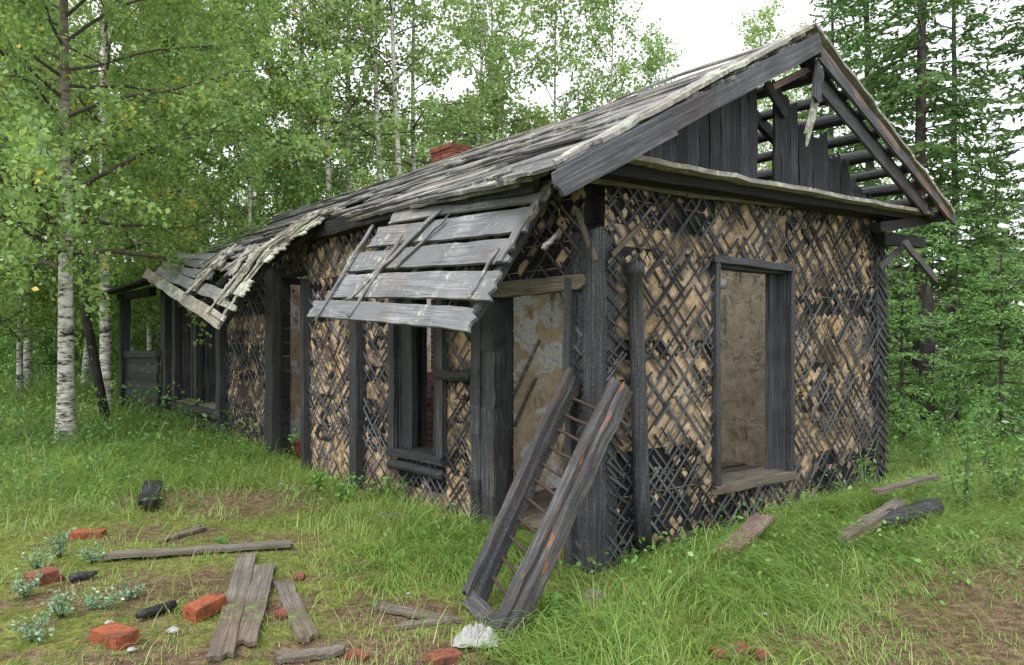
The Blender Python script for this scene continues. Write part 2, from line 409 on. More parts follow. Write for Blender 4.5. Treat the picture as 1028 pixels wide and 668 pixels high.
# ---------------------------------------------------------------- grass
def in_house(x, y, m=.0):
    u, v = uv_of(x, y); return (u > -m) & (u < 4.5+m) & (v > -m) & (v < 12.8+m)
def blade_mesh(name, X, Y, Ln, Wd, lean, mat, seg=3, curl=1.0, Z=None, head=None):
    n = len(X); Z = ground_z(X, Y)-.01 if Z is None else Z
    hd = NR.uniform(0, 2*np.pi, n) if head is None else head
    dx, dy = np.cos(hd), np.sin(hd); px_, py_ = -dy, dx
    tw = NR.uniform(-.6, .6, n)
    vs = np.zeros((n, (seg+1)*2, 3), np.float32)
    for i in range(seg+1):
        t = i/seg
        ang = lean*(.25+curl*t)
        # integrate along the arc
        hx = Ln*t*np.sin(ang*.62); hz = Ln*t*np.cos(ang*.62)
        w = Wd*(1-t**1.6)*.5+.0004
        for k, sgn in ((0, -1), (1, 1)):
            vs[:, i*2+k, 0] = X+dx*hx+px_*w*sgn+dx*tw*w*sgn
            vs[:, i*2+k, 1] = Y+dy*hx+py_*w*sgn+dy*tw*w*sgn
            vs[:, i*2+k, 2] = Z+hz
    base = (np.arange(n)*(seg+1)*2)[:, None]
    q = np.concatenate([base+np.array([[2*i, 2*i+1, 2*i+3, 2*i+2]]) for i in range(seg)], 1).reshape(-1, 4)
    return np_mesh(name, vs.reshape(-1, 3), q, mat)
def scatter(n, x0, x1, y0, y1, dens, fov=True):
    X = NR.uniform(x0, x1, n); Y = NR.uniform(y0, y1, n)
    k = NR.uniform(0, 1, n) < dens(X, Y)
    k &= ~in_house(X, Y, -.02)
    if fov: k &= (np.abs(X) < .82*Y+.9)
    return X[k], Y[k]
def clumpy(X, Y, f=7, k=1): return np.clip(.5+.9*fnoise(X, Y, f, k), 0, 1)
def grass_layer(name, mat, n, box, dens, l0, l1, w, lean0, lean1, label, wet=None):
    X, Y = scatter(n, *box, dens)
    c = clumpy(X, Y, 5, 4); L = (l0+(l1-l0)*NR.uniform(0, 1, len(X))**1.3)*(.55+.7*c)
    if wet is not None: L = L*wet(X, Y)
    hd = np.arctan2(fnoise(X, Y, 3.5, 2), fnoise(X, Y, 3.5, 7))+NR.normal(0, .9, len(X))
    me = blade_mesh(name, X, Y, L, w*NR.uniform(.6, 1.3, len(X)), NR.uniform(lean0, lean1, len(X)), mat, head=hd)
    tag(link(bpy.data.objects.new(name, me)), label, 'grass', kind='stuff')
grass_layer('tall_grass', M['grass'], 520000, (-8, 8.5, 3.2, 11.5), lambda x, y: lush(x, y)*(.25+.75*clumpy(x, y, 6, 1))*np.where(np.hypot(x, y) < 6.5, .9, .75), .11, .38, .0052, .7, 2.9,
            'bright green long grass leaning over in tufts round the ruined house', lambda x, y: .6+.55*lush(x, y))
def droop_grass():
    B = [(HP(1.2, -.55, 0), 1.2, .45), (HP(2.6, -.75, 0), 1.3, .45), (HP(.45, -.75, 0), .5, .5), (HP(3.6, -.4, 0), .8, .2), (gp(430, 555), .45, .5), (gp(490, 545), .3, .4), (gp(560, 650), .35, .3), (gp(200, 455), 1.5, .8), (gp(80, 480), 1.4, .6)]
    X, Y = scatter(520000, -6, 6, 3.4, 10, lambda x, y: blobs(x, y, [(p.x, p.y, a, b, 1) for p, a, b in B])*np.clip(clumpy(x, y, 9, 31)*1.5-.25, 0, 1))
    L = NR.uniform(.16, .42, len(X)); hd = math.atan2(-V.y, -V.x)+1.1*fnoise(X, Y, 4, 14)+NR.normal(0, .5, len(X))
    me = blade_mesh('drooping_grass', X, Y, L, .0055*NR.uniform(.6, 1.3, len(X)), NR.uniform(1.3, 3.3, len(X)), M['grass'], seg=4, head=hd)
    tag(link(bpy.data.objects.new('drooping_grass', me)), 'long bright grass drooping in thick tufts down the bank below the gable wall', 'grass', kind='stuff')
droop_grass()
grass_layer('short_grass', M['grass'], 420000, (-6.5, 7, 3.3, 10.5), lambda x, y: (.14+.40*clumpy(x, y, 9, 5))*(1-.75*bareness(x, y)), .02, .07, .005, .2, 1.8,
            'short green grass and moss shoots on the trodden ground in front')
grass_layer('dry_grass', M['drygrass'], 120000, (-8, 8.5, 3.2, 11.5), lambda x, y: (.10+.45*lush(x, y))*clumpy(x, y, 4, 12), .08, .38, .0045, .8, 2.6,
            'straw coloured dry grass blades mixed into the green tufts')
grass_layer('far_grass', M['grass'], 170000, (-26, 26, 10.5, 30), lambda x, y: .35+.65*clumpy(x, y, 2, 6), .18, .5, .018, .3, 1.8,
            'rough green grass covering the forest floor behind the house')
# litter of leaves, chips on bare ground
def leaf_quads(P, size, mat, name, flat=0.0, aspect=.62):
    """one bent rhombus per point"""
    n = len(P); d = NR.normal(0, 1, (n, 3)); d[:, 2] *= (1-flat); d /= np.linalg.norm(d, axis=1)[:, None]
    e = NR.normal(0, 1, (n, 3)); e[:, 2] *= (1-flat); e -= d*(e*d).sum(1)[:, None]; e /= np.linalg.norm(e, axis=1)[:, None]
    s = (size*NR.uniform(.6, 1.3, n))[:, None]
    nn = np.cross(d, e)
    vs = np.stack([P-d*s*.5, P+e*s*aspect*.5+nn*s*.08, P+d*s*.55, P-e*s*aspect*.5+nn*s*.08], 1)
    q = np.arange(n*4).reshape(n, 4)
    return np_mesh(name, vs.reshape(-1, 3), q, mat)
def litter():
    X, Y = scatter(110000, -6, 7, 3.3, 9.5, lambda x, y: .10+.38*bareness(x, y))
    P = np.stack([X, Y, ground_z(X, Y)+NR.uniform(.002, .012, len(X))], 1)
    m = mat_brick('leaf_litter_chips', (.05, .03, .02), (.36, .24, .15))
    tag(link(bpy.data.objects.new('litter', leaf_quads(P, .019, m, 'litter', .75, .4))), 'brown fallen leaves, bark chips and needles strewn on the bare earth', 'leaf litter', kind='stuff')
litter()
def ground_weeds():
    # low broad leaved weeds hugging the wall foot and left bank
    Ws = [bl(720, 580, .9, .4, .7), bl(860, 560, .9, .5, .8), bl(900, 590, .8, .4, .5), bl(800, 520, .8, .3, .7), bl(620, 600, .4, .3, .5), bl(100, 470, 1.6, 1.0, .5), bl(335, 500, .55, .35), bl(390, 500, .4, .25), bl(445, 545, .25, .3), bl(700, 560, .5, .3, .5), bl(830, 540, .7, .35, .6), bl(60, 440, 2.5, 1.5, .8), bl(180, 430, 2, 1.2, .7), bl(250, 455, 1, .6, .6)]
    X, Y = scatter(130000, -8, 7, 3.5, 13, lambda x, y: blobs(x, y, Ws)*.9*(.2+.8*clumpy(x, y, 8, 15)))
    h = NR.uniform(.02, .22, len(X)); P = np.stack([X, Y, ground_z(X, Y)+h], 1)
    tag(link(bpy.data.objects.new('low_weeds', leaf_quads(P, .038, M['weed'], 'low_weeds', .4, .7))), 'low bright green broad leaved weeds hugging the foot of the long wall', 'weeds', kind='stuff')
    X, Y = scatter(240000, -26, 26, 9.5, 34, lambda x, y: (.12+.88*clumpy(x, y, 1.6, 20))*sstep(9.5, 12.5, np.hypot(x, y))*.8)
    h = NR.uniform(0, 1, len(X))**1.2*(.25+.65*clumpy(X, Y, 1.4, 22)); P = np.stack([X, Y, ground_z(X, Y)+h], 1)
    tag(link(bpy.data.objects.new('undergrowth', leaf_quads(P, .085, M['under'], 'undergrowth', .2, .5))), 'knee high green undergrowth of herbs and berry bushes under the trees', 'undergrowth', kind='stuff')
ground_weeds()
def ferns():
    Ws = [bl(30, 450, 1.6, 1.6), bl(110, 440, 1.6, 1.4), bl(200, 430, 1.6, 1.0, .9), bl(60, 510, 1.2, .7, .6), bl(170, 470, 1.0, .7, .7), bl(250, 460, .8, .5, .6), bl(960, 470, 2.2, 1.5, .9), bl(900, 480, .8, .8, .8), bl(1040, 500, 1.5, 1.2, .8), bl(1000, 450, 2.5, 1.5, .9)]
    X, Y = scatter(26000, -9, 10, 4.5, 16, lambda x, y: blobs(x, y, Ws)*.55*(.1+.9*clumpy(x, y, 5, 18)))
    P = []
    for x, y in zip(X, Y):
        h = NR.uniform(.15, .5); k = int(h*44); t = NR.uniform(.25, 1, k); r = (1.1-t)*.10+.01; a = NR.uniform(0, 6.28, k)
        le = NR.normal(0, .12, 2)
        P.append(np.stack([x+le[0]*t+r*np.cos(a), y+le[1]*t+r*np.sin(a), float(ground_z(x, y))+h*t], 1))
    P = np.concatenate(P)
    tag(link(bpy.data.objects.new('feathery_weeds', leaf_quads(P, .055, M['fern'], 'feathery_weeds', .55, .28))), 'feathery dark green horsetails and ferns under the birches and right of the house', 'ferns', kind='stuff')
ferns()

# ================================================================ the house
house = thing('ruined_house', 'burnt out single storey wooden house with charred lath walls, sagging plank roof and empty windows', 'house', C)
def zroof(u): return 4.25-.551*(2.215-u) if u < 2.215 else 4.25-.418*(u-2.215)
WT0, WT1 = 2.84, 3.02
# ---- lath walls
def lath_wall(name, O, S, N, s0, s1, z0, ztop, holes, prob, slant=1.0, lathcol='lath', miss=.12, seed=1, missf=None):
    """O at s=0, S along, N outward. ztop(s). holes: (s0,s1,z0,z1). prob(s,z) of a clay lozenge."""
    rr = random.Random(seed); D = .13
    # backing of charred boards, cut round the holes
    xs = sorted(set([s0, s1]+[h[0] for h in holes]+[h[1] for h in holes])); xs = [x for x in xs if s0 <= x <= s1]
    back = MB(); boards = MB()
    for a, b in zip(xs[:-1], xs[1:]):
        m = (a+b)/2; hs = sorted([(h[2], h[3]) for h in holes if h[0] < m < h[1]])
        z = z0; spans = []
        for (c, d) in hs:
            if c > z: spans.append((z, c))
            z = d
        if z < ztop(m): spans.append((z, ztop(m)))
        for (c, d) in spans:
            c2 = c
            while c2 < d-.01:      # horizontal boards
                e = min(d, c2+rr.uniform(.14, .2)); off = rr.uniform(-.006, .006)
                boards.box(O+S*((a+b)/2)+UP*((c2+e)/2)-N*(D/2+.004-off/2), S*((b-a)/2), UP*((e-c2)/2-.004), N*(D/2+off/2), 0)
                c2 = e
    w = boards.build(name, M['chardark'], house)
    def inside(s, z):
        if not (s0 <= s <= s1 and z0 <= z <= ztop(s)): return False
        for h in holes:
            if h[0]-.01 < s < h[1]+.01 and h[2]-.03 < z < h[3]+.03: return False
        return True
    # two crossing layers of laths
    lam = MB(); sp = .071; k = 1/math.sqrt(2)
    for fam in (0, 1):
        sg = 1 if fam == 0 else -1
        lo, hi = s0-4, s1+4
        n = int((hi-lo)*k/sp)
        for i in range(n):
            c = lo+i*sp/k+rr.uniform(-.007, .007)
            # line s = c + t*k ; z = z0 + t*k (fam0), s = c - t*k
            run = None; t = 0; dt = .02; Lx = (4.2)/k; th = rr.uniform(.92, 1.08); wl = rr.uniform(.011, .022)
            thick = .007; dep = .014 if fam else .023
            alive = rr.random() < .9; nxt = rr.uniform(.1, .9)
            tilt = rr.gauss(0, .011)
            while t < Lx:
                s = c+sg*t*k+tilt*t; z = z0+t*k
                ok = inside(s, z)
                if t > nxt:
                    alive = not alive; mf = (missf(s, z) if missf else miss)
                    nxt = t+(rr.uniform(.15, .95) if alive else rr.uniform(.05, .36)*(mf/.12))
                if ok and alive:
                    if run is None: run = (s, z)
                    last = (s, z)
                if (not ok or not alive or t+dt >= Lx) and run is not None:
                    if math.hypot(last[0]-run[0], last[1]-run[1]) > .07:
                        a = O+S*run[0]+UP*run[1]+N*dep; b = O+S*last[0]+UP*last[1]+N*(dep+rr.uniform(0, .018))
                        lam.beam(a, b, wl, thick, N, .003)
                    run = None
                t += dt
    # torn stubs dangling around
    lam.build('laths', M[lathcol], w)
    g = .0135; ztm = max(ztop(s0), ztop(s1)); nx = int((s1-s0)/g); ny = int((ztm-z0)/g); per_ = sp*math.sqrt(2)
    Vv = []; tone = []; idx = {}; qs = []
    hsh = {}
    for j in range(ny+1):
        for i in range(nx+1):
            s_ = s0+i*g; z_ = z0+j*g
            if not inside(s_, z_): continue
            lowp = .22*mnoise.noise(Vector((s_*2.3, z_*2.3, seed*3.3)))
            a = mnoise.noise(Vector((s_*6, z_*6, seed)))*.035+mnoise.noise(Vector((s_*21, z_*21, seed)))*.014; b = mnoise.noise(Vector((s_*6, z_*6, seed+7)))*.035+mnoise.noise(Vector((s_*21, z_*21, seed+9)))*.014
            p = ((s_+a*.55)+(z_+b*.55)-(lo+z0))/per_; q = ((s_+a*.55)-(z_+b*.55)-(lo-z0))/per_
            key = (math.floor(p), math.floor(q))
            if key not in hsh: hsh[key] = (rr.random() < prob(s_, z_)+.04+lowp*1.6, rr.uniform(.003, .008), rr.random())
            on, hh, tn = hsh[key]; fp, fq = p-key[0], q-key[1]; ed = min(fp, 1-fp, fq, 1-fq)
            n3 = mnoise.noise(Vector((s_*45, z_*45, seed)))
            h = (min(hh, .001+.09*ed)+.0012*n3 if ed > .05+.09*n3 else -.006) if on else -.007
            idx[i, j] = len(Vv); Vv.append(O+S*s_+UP*z_+N*h-ORG[house.name]); tone.append(tn)
    for (i, j), k0 in idx.items():
        if (i+1, j) in idx and (i, j+1) in idx and (i+1, j+1) in idx:
            q = (k0, idx[i+1, j], idx[i+1, j+1], idx[i, j+1]); qs.append(q if S.cross(UP).dot(N) > 0 else q[::-1])
    me = np_mesh('clay_daub', np.array([tuple(v) for v in Vv]), np.array(qs), M['clay'], False)
    at_ = me.attributes.new('tone', 'FLOAT', 'POINT'); at_.data.foreach_set('value', np.array(tone, np.float32))
    link(bpy.data.objects.new('clay_daub', me), w, ORG[house.name])
    return w
def nz(s, z, f=1.0, o=0.0): return mnoise.noise(Vector((s*f+o, z*f, o*1.7)))
gw = (1.43, 2.52, .46, 2.31)      # gable window opening
def pg(s, z):
    p = .60+.75*nz(s, z, 1.6, 3.1)
    if s < .5: p -= .38
    if s > 4.15: p -= .7
    if z > 2.45 and s < 1.5: p -= .1
    if s > 2.6 and z > .5: p += .22
    if z < .35: p -= .35
    if s > 2.6 and abs(z-2.02) < .12: p -= .7
    return p
wall_g = lath_wall('lath_wall', HP(0, 0, 0), U, -V, .10, 4.43, -.05, lambda s: WT0+(WT1-WT0)*s/4.43, [gw], pg, seed=5)
lw_holes = [(.19, 1.07, .0, 2.03), (1.93, 2.68, .62, 2.36), (4.76, 5.6, .1, 2.5), (7.75, 8.62, .72, 2.3), (8.85, 9.8, .72, 2.3)]
def pl_(s, z):
    p = .35+.8*nz(s, z, 1.4, 9.7)
    if 3.5 < s < 4.75: p = .70+.5*nz(s, z, 2.1, 4) - (0.35 if z > 2.2 else 0)
    elif 2.7 < s < 3.35: p = .58+.7*nz(s, z, 2.1, 2)
    elif 1.4 < s < 1.95: p = .75 if z < 1.25 else .12
    elif s < 1.3: p = .42+.5*nz(s, z, 2, 6)
    elif 5.8 < s < 7.5: p = .30+1.0*nz(s, z, 1.5, 6.4) + (.45 if z < 1.1 else 0)
    elif s > 7.5: p = .15
    if 1.9 < s < 2.7 and z < .6: p = .08
    return p
wall_l = lath_wall('lath_wall', HP(0, 0, 0), V, -U, .10, 10.5, -.05, lambda s: min(2.97, 2.86+.03*s), lw_holes, pl_, seed=8, miss=.14)
# ---- plain walls on the far sides, plastered inside
def plain_wall(a, b, z0, z1, nrm, mat_out, name='rear_wall'):
    mb = MB(); d = (b-a); n = Vector(nrm); L = d.length; m = int(L/.9)+1; z = z0
    while z < z1-.01:
        e = min(z1, z+.17); mb.box((a+b)/2+UP*((z+e)/2), d/2, n*.06, UP*((e-z)/2-.003)); z = e
    w = mb.build(name, M['chardark'], house)
    return w
def plaster_sheet(a, b, z0, z1, n, mat, name, parent, holes=0.0, seed=3):
    """uneven plaster skin a couple of centimetres thick, broken away in places"""
    rr = random.Random(seed); mb = MB(); d = b-a; L = d.length; d = d.normalized(); n = Vector(n)
    nx = max(2, int(L/.035)); nz_ = max(2, int((z1-z0)/.035))
    def P(i, j, k):
        s = L*i/nx; z = z0+(z1-z0)*j/nz_
        return a+d*s+UP*z+n*((.016+.012*nz(s, z, 5, seed))*k)
    keep = {}
    for i in range(nx):
        for j in range(nz_):
            s = L*(i+.5)/nx; z = z0+(z1-z0)*(j+.5)/nz_
            keep[i, j] = nz(s, z, 1.9, seed+.5)+.35*nz(s, z, 7, seed) > holes
    for (i, j), kp in keep.items():
        if not kp: continue
        q = [P(i, j, 1), P(i+1, j, 1), P(i+1, j+1, 1), P(i, j+1, 1)]
        mb.add(q, [(0, 1, 2, 3)], [[(0, 0)]*4])
        for (di, dj, e0, e1) in ((-1, 0, (i, j+1), (i, j)), (1, 0, (i+1, j), (i+1, j+1)), (0, -1, (i, j), (i+1, j)), (0, 1, (i+1, j+1), (i, j+1))):
            if not keep.get((i+di, j+dj), False):
                mb.add([P(*e0, 0), P(*e1, 0), P(*e1, 1), P(*e0, 1)], [(0, 1, 2, 3)], [[(0, 0)]*4])
    return mb.build(name, mat, parent)
rw = plain_wall(HP(4.37, .1, 0), HP(4.37, 7.0, 0), 0, 2.95, U, None)
plaster_sheet(HP(4.30, .15, 0), HP(4.30, 6.4, 0), .15, 2.9, -U, M['plaster'], 'plaster', rw, -.62, 5)
fw = plain_wall(HP(.2, 10.42, 0), HP(1.3, 10.42, 0), .2, 2.9, V, None); fw2 = plain_wall(HP(2.7, 10.42, 0), HP(4.3, 10.42, 0), .2, 2.9, V, None)
pw = plain_wall(HP(.27, 1.95, 0), HP(3.15, 1.95, 0), 0, 2.75, V, None, 'partition_wall')
plaster_sheet(HP(.27, 1.885, 0), HP(3.15, 1.885, 0), .1, 2.7, -V, M['plaster2'], 'plaster', pw, -.55, 9)
pw2 = plain_wall(HP(.27, 6.5, 0), HP(4.3, 6.5, 0), .1, 2.6, V, None, 'partition_wall')
plaster_sheet(HP(.27, 6.435, 0), HP(4.3, 6.435, 0), .2, 2.5, -V, M['plaster2'], 'plaster', pw2, -.6, 12)
mb = MB()   # loose laths on the partition
for i in range(12):
    s = R.uniform(.3, 2.6); z = R.uniform(.3, 1.6); L = R.uniform(.3, 1.0); sg = R.choice((-1, 1, 1))
    mb.beam(HP(s, 1.845, z), HP(s+sg*L*.6, 1.845, z+L), .025, .007, -V)
mb.build('laths', M['verge'], pw)
mb = MB()
nv = 42
for i in range(nv):
    v = .2+i*.25; mb.plank(HP(.25, v, .12+.02*v), HP(4.3, v, .12+.02*v), .235, .04, UP, 3, 6, .02, .01)
mb.build('floor_boards', M['dirt'], house)
# ---- corner post and other posts
def post(pts, w, d, nrm, mat='charpost', name='post', parent=house, jit=.01, seg=9):
    mb = MB(); a, b = Vector(pts[0]), Vector(pts[1])
    mb.plank(a, b, w, d, nrm, 3, seg, .03, jit, jit); return mb.build(name, M[mat], parent)
cp = post([HP(.10, .10, -.1), HP(.10, .10, 2.47)], .23, .23, -V, name='corner_post')
mb = MB(); mb.plank(HP(-.028, .02, -.1), HP(-.028, .02, 2.36), .085, .045, -U, 2, 9, .05, .006, .008); mb.build('post_facing', M['charpost'], cp)
mb = MB()   # stub laths nailed to the post's side
for i in range(17):
    z = .35+i*.115+R.uniform(-.02, .02); a = HP(.10+R.uniform(0, .03), -.028, z+R.uniform(.09, .13)); mb.beam(a, HP(.30+R.uniform(-.03, .05), -.03, z-.02), .017, .012, -V)
mb.build('lath_stubs', M['lath'], cp)
mb = MB(); mb.beam(px_left(579, 210, .05), px_left(598, 262, .04), .035, .02, -U); mb.build('lath_brace', M['sill'], cp)
mb = MB(); mb.beam(px_gable(645, 224, .05), px_gable(614, 256, .04), .035, .02, -V); mb.build('lath_brace', M['sill'], cp)
# round pole against the gable
p0 = px_gable(646, 548, .10); p1 = px_gable(637, 264, .07)
mb = MB(); mb.tube([p0+(p1-p0)*t for t in (0, .2, .4, .6, .8, .955, .96, 1)], [.062, .06, .06, .058, .057, .056, .075, .078], 12, .05); mb.build('pole', M['charpost'], house)
post([HP(4.36, .07, -.05), HP(4.36, .07, 2.95)], .2, .2, -V, 'char', 'corner_post')
mb = MB()  # laths hanging off the right corner
for i in range(26):
    z = .15+i*.105; mb = MB(); mb.beam(HP(4.30, -.04, z+R.uniform(.12, .2)), HP(4.50, -.045, z), .03, .009, -V); mb.build('lath', M['char'], house)
# jamb and door posts on the long wall
post([HP(-.03, .20, -.1), HP(-.03, .20, 2.1)], .07, .10, -U, 'charpost', 'door_post')
dp = MB()
for (vv, ww, dd, oo) in ((1.15, .17, .12, -.02), (1.30, .13, .13, -.035)):
    z = .0
    while z < 2.0:
        e = min(2.03, z+R.uniform(.35, .8)); dp.plank(HP(oo+R.uniform(-.004, .004), vv, z), HP(oo, vv+R.uniform(-.006, .006), e+.004), ww, dd, -U, 3, 5, .004, .008, .008); z = e
dp.build('door_post', M['charpost'], house)
door = post([HP(-.03, .06, 2.075), HP(-.03, 1.38, 2.075)], .11, .10, -U, 'sill', 'door_lintel')
mb = MB(); mb.beam(HP(.05, 1.085, .1), HP(.05, 1.085, 2.02), .14, .03, -V); mb.beam(HP(.10, .185, .1), HP(.10, .185, 2.02), .2, .03, V); mb.build('door_reveal', M['reveal'], house)
post([HP(-.055, 3.43, .0), HP(-.055, 3.43, 2.5)], .15, .12, -U, 'char')
post([HP(-.05, 4.72, .0), HP(-.05, 4.72, 2.4)], .09, .1, -U, 'char')
post([HP(-.03, 5.74, .0), HP(-.03, 5.74, 2.6)], .26, .14, -U, 'char', 'door_post')
post([HP(-.05, 10.42, .2), HP(-.05, 10.42, 2.9)], .28, .2, -U, 'char', 'corner_post')
for v in (9.9, 8.73, 7.65): post([HP(-.06, v, .3), HP(-.06, v, 2.45)], .17 if v != 8.73 else .13, .12, -U, 'char')
# horizontal logs by the first window
for z, x0, x1, r in ((1.36, 1.42, 1.93, .055), (.46, 1.85, 2.78, .05), (.60, 7.6, 9.95, .11), (.40, 7.5, 10.3, .12), (2.42, 1.3, 3.3, .08)):
    mb = MB(); n = 9; mb.tube([HP(-.035, x0+(x1-x0)*i/n, z+R.uniform(-.008, .008)) for i in range(n+1)], r, 9, .07); mb.build('wall_log', M['char'], house)
# ---- windows
def window(base, S, N, o, depth, fw_, sillmat, name='window', fz=.03, mull=None, mat='charpost'):
    s0, s1, z0, z1 = o
    def Q(s, z, d): return base+S*s+UP*z+N*d
    fr = MB()
    for s in (s0-fw_/2, s1+fw_/2): fr.plank(Q(s, z0-.03, fz), Q(s, z1+.05, fz), fw_, .05, N, 2, 6, .015, .005, .004)
    fr.plank(Q(s0-fw_-.02, z1+fw_/2, fz+.008), Q(s1+fw_+.02, z1+fw_/2, fz+.008), fw_, .055, N, 2, 5, .015, .005, .004); fr.plank(Q(s0-fw_, z0-.03, fz-.006), Q(s1+fw_, z0-.03, fz-.006), .05, .045, N, 2, 5)
    w = fr.build(name, M[mat], house)
    t = MB(); t.plank(Q(s0-fw_-.01, z0-.03, fz+.01), Q(s1+fw_+.01, z0-.03, fz+.01), .075, .06, N, 3, 7, .02, .005, .006); t.plank(Q(s0-.01, z0+.004, -.12), Q(s1+.01, z0+.004, -.12), .24, .025, UP, 3, 4, .01, .004); t.build('sill', M[sillmat], w)
    t = MB()
    t.plank(Q(s1-.004, z0, -depth/2), Q(s1-.004, z1, -depth/2), depth, .03, -S, 3, 6, .0, .004, .002)
    t.plank(Q(s0+.004, z0, -depth/2), Q(s0+.004, z1, -depth/2), depth, .03, S, 3, 6, .0, .004, .002)
    t.plank(Q(s0, z1-.01, -depth/2), Q(s1, z1-.01, -depth/2), depth, .03, UP, 3, 4, .0, .004, .002)
    t.plank(Q(s1-.06, z0, -depth+.02), Q(s1-.06, z1, -depth+.02), .09, .05, N, 2, 5, 0, .004, .004)
    t.build('reveal', M['reveal'], w)
    if mull:
        t = MB()
        for (m, mw) in mull: t.plank(Q(m, z0, -.03), Q(m, z1, -.03), mw, .06, N, 2, 5, .01, .006, .006)
        t.build('mullion', M['char'], w)
    return w
window(HP(0, 0, 0), U, -V, gw, .14, .06, 'sill')
window(HP(0, 0, 0), V, -U, lw_holes[1], .25, .10, 'char', mull=[(2.55, .20), (2.02, .10)], fz=.04)
window(HP(0, 0, 0), V, -U, lw_holes[3], .2, .09, 'sill', fz=.05, mat='char'); window(HP(0, 0, 0), V, -U, lw_holes[4], .2, .09, 'sill', fz=.05, mull=[(9.3, .08)], mat='char')
# ---- wall plates, beams under the eaves
mb = MB(); mb.plank(HP(-.12, .1, 2.90), HP(-.02, 10.6, 3.0), .16, .16, UP, 2, 20, .03, .015); mb.build('wall_plate', M['chardark'], house)
mb = MB(); mb.plank(HP(-.1, -.08, WT0+.02), HP(4.75, -.08, WT1+.04), .15, .14, UP, 2, 14, .04, .012)
mb.plank(HP(-.2, -.22, WT0-.02), HP(4.80, -.22, WT1+.02), .08, .05, V, 2, 12, .04, .01); mb.build('wall_plate', M['chardark'], house)
mb = MB(); mb.plank(HP(-.15, -.18, WT0+.055), HP(4.95, -.18, WT1+.055), .34, .035, UP, 4, 26, .05, .008, .012); mb.build('gable_ledge', M['verge'], house)
mb = MB()  # lighter lath under the ledge
mb.plank(px_gable(592, 180, .04), px_gable(700, 196, .04), .05, .02, -V, 1, 6, .02); mb.plank(px_gable(690, 196, .05), px_gable(880, 216, .05), .045, .02, -V, 1, 6, .02); mb.build('ledge_lath', M['sill'], house)
# ---- gable boards
def gtop(u):
    pts = [(2.24, 3.98), (2.40, 3.92), (2.6, 3.82), (2.75, 3.62), (2.89, 3.67), (3.10, 3.665), (3.25, 3.50), (3.365, 3.55), (3.55, 3.40), (3.78, 3.26), (3.95, 3.18), (4.2, 3.12)]
    for (a, b), (c, d) in zip(pts[:-1], pts[1:]):
        if a <= u <= c: return b+(d-b)*(u-a)/(c-a)
    return 3.1
u = .12; mb = MB(); mb2 = MB()
while u < 4.1:
    w = R.uniform(.105, .175)
    if 2.02 < u+w/2 < 2.22: u = 2.22; continue
    c = u+w/2; ub = c if c > 2.215 else u
    zt = min(gtop(c)+R.uniform(-.05, .04), zroof(c)-.04) if c > 2.2 else zroof(u)+.02
    if c > 2.2:
        z0 = WT0+.06+(WT1-WT0)*c/4.43
    else: z0 = WT0+.06+(WT1-WT0)*c/4.43
    if zt > z0+.05:
        mb.plank(HP(c, -.05-.012*R.random(), z0), HP(c+R.uniform(-.012, .012), -.05, zt), w-.006, .024, -V, 3, 6, .0 if c < 2.2 else .045, .005, .005)
    u += w
mb.build('gable_boards', M['gableboard'], house)
mb = MB(); mb.plank(px_gable(823, 66, .47), px_gable(819, 101, .5), .12, .025, -V, 3, 4, .03); mb.build('hanging_board', M['gableboard'], house)
mb = MB(); mb.plank(px_gable(821, 94, .48), px_gable(809, 140, .44), .08, .02, -V, 3, 4, .05); mb.build('hanging_board', M['verge'], house)
mb = MB(); mb.plank(px_gable(769, 83, .10), px_gable(790, 117, .10), .1, .03, -V, 2, 4, .03); mb.build('hanging_board', M['gableboard'], house)
# ---- roof
VO = -.45
def eave_o(v):   # outward distance of the eave from the long wall (burnt back towards the far end)
    P = [(-.5, .80), (.2, .70), (.5, .42), (1.7, .30), (2.6, .22), (4.1, .02), (12, .05)]
    for (a, b), (c, d) in zip(P[:-1], P[1:]):
        if a <= v <= c: return b+(d-b)*(v-a)/(c-a)
    return .0
sl = math.sqrt(1+.551**2)
Ln = (U*(-.551)+UP).normalized()   # normal of the left slope
Dn = (-U-UP*.551).normalized()     # down the slope
def RL(d, v, h=0.0, sag=1): # point d metres down the left slope from the ridge
    p = HP(2.215, v, 4.25)+Dn*d+Ln*h
    if sag: p = p-UP*(.05*math.sin(max(0, v)/10.5*math.pi))
    return p
mb = MB(); d = .02; row = 0
maxd = (2.215+.80)*sl
while d < maxd-.05:
    w = R.uniform(.13, .19); v = VO+R.uniform(-.03, .03)
    if row == 0: w = .15
    while v < 10.6:
        L = R.uniform(1.6, 4.2); e = min(v+L, 10.7+R.uniform(-.3, .2))
        o_here = lambda vv: (2.215+eave_o(vv))*sl
        vv = v; vend = e
        # shorten where the eave has burnt back
        if d+w > o_here(v)+.04: break
        while vend > v+.2 and d+w > o_here(vend)+.04: vend -= .1
        skip = (R.random() < .13 and v > .8) or (R.random() < .40 and v > 4.3)
        if vend-v > .3 and not skip:
            hh = .035+R.uniform(0, .03)+.012*(row % 2); tl = R.uniform(-.012, .025)
            mb.plank(RL(d+w/2, v, hh), RL(d+w/2+R.uniform(-.02, .02), vend, hh+tl), w, .024, Ln, 3, max(4, int((vend-v)/.35)), .05, .006, .006, R.uniform(-.01, .02))
        v = e+R.uniform(.005, .05)
        if vend < e-.05: break
    d += w*R.uniform(.93, 1.06)+(.03 if R.random() < .25 else 0)
    row += 1
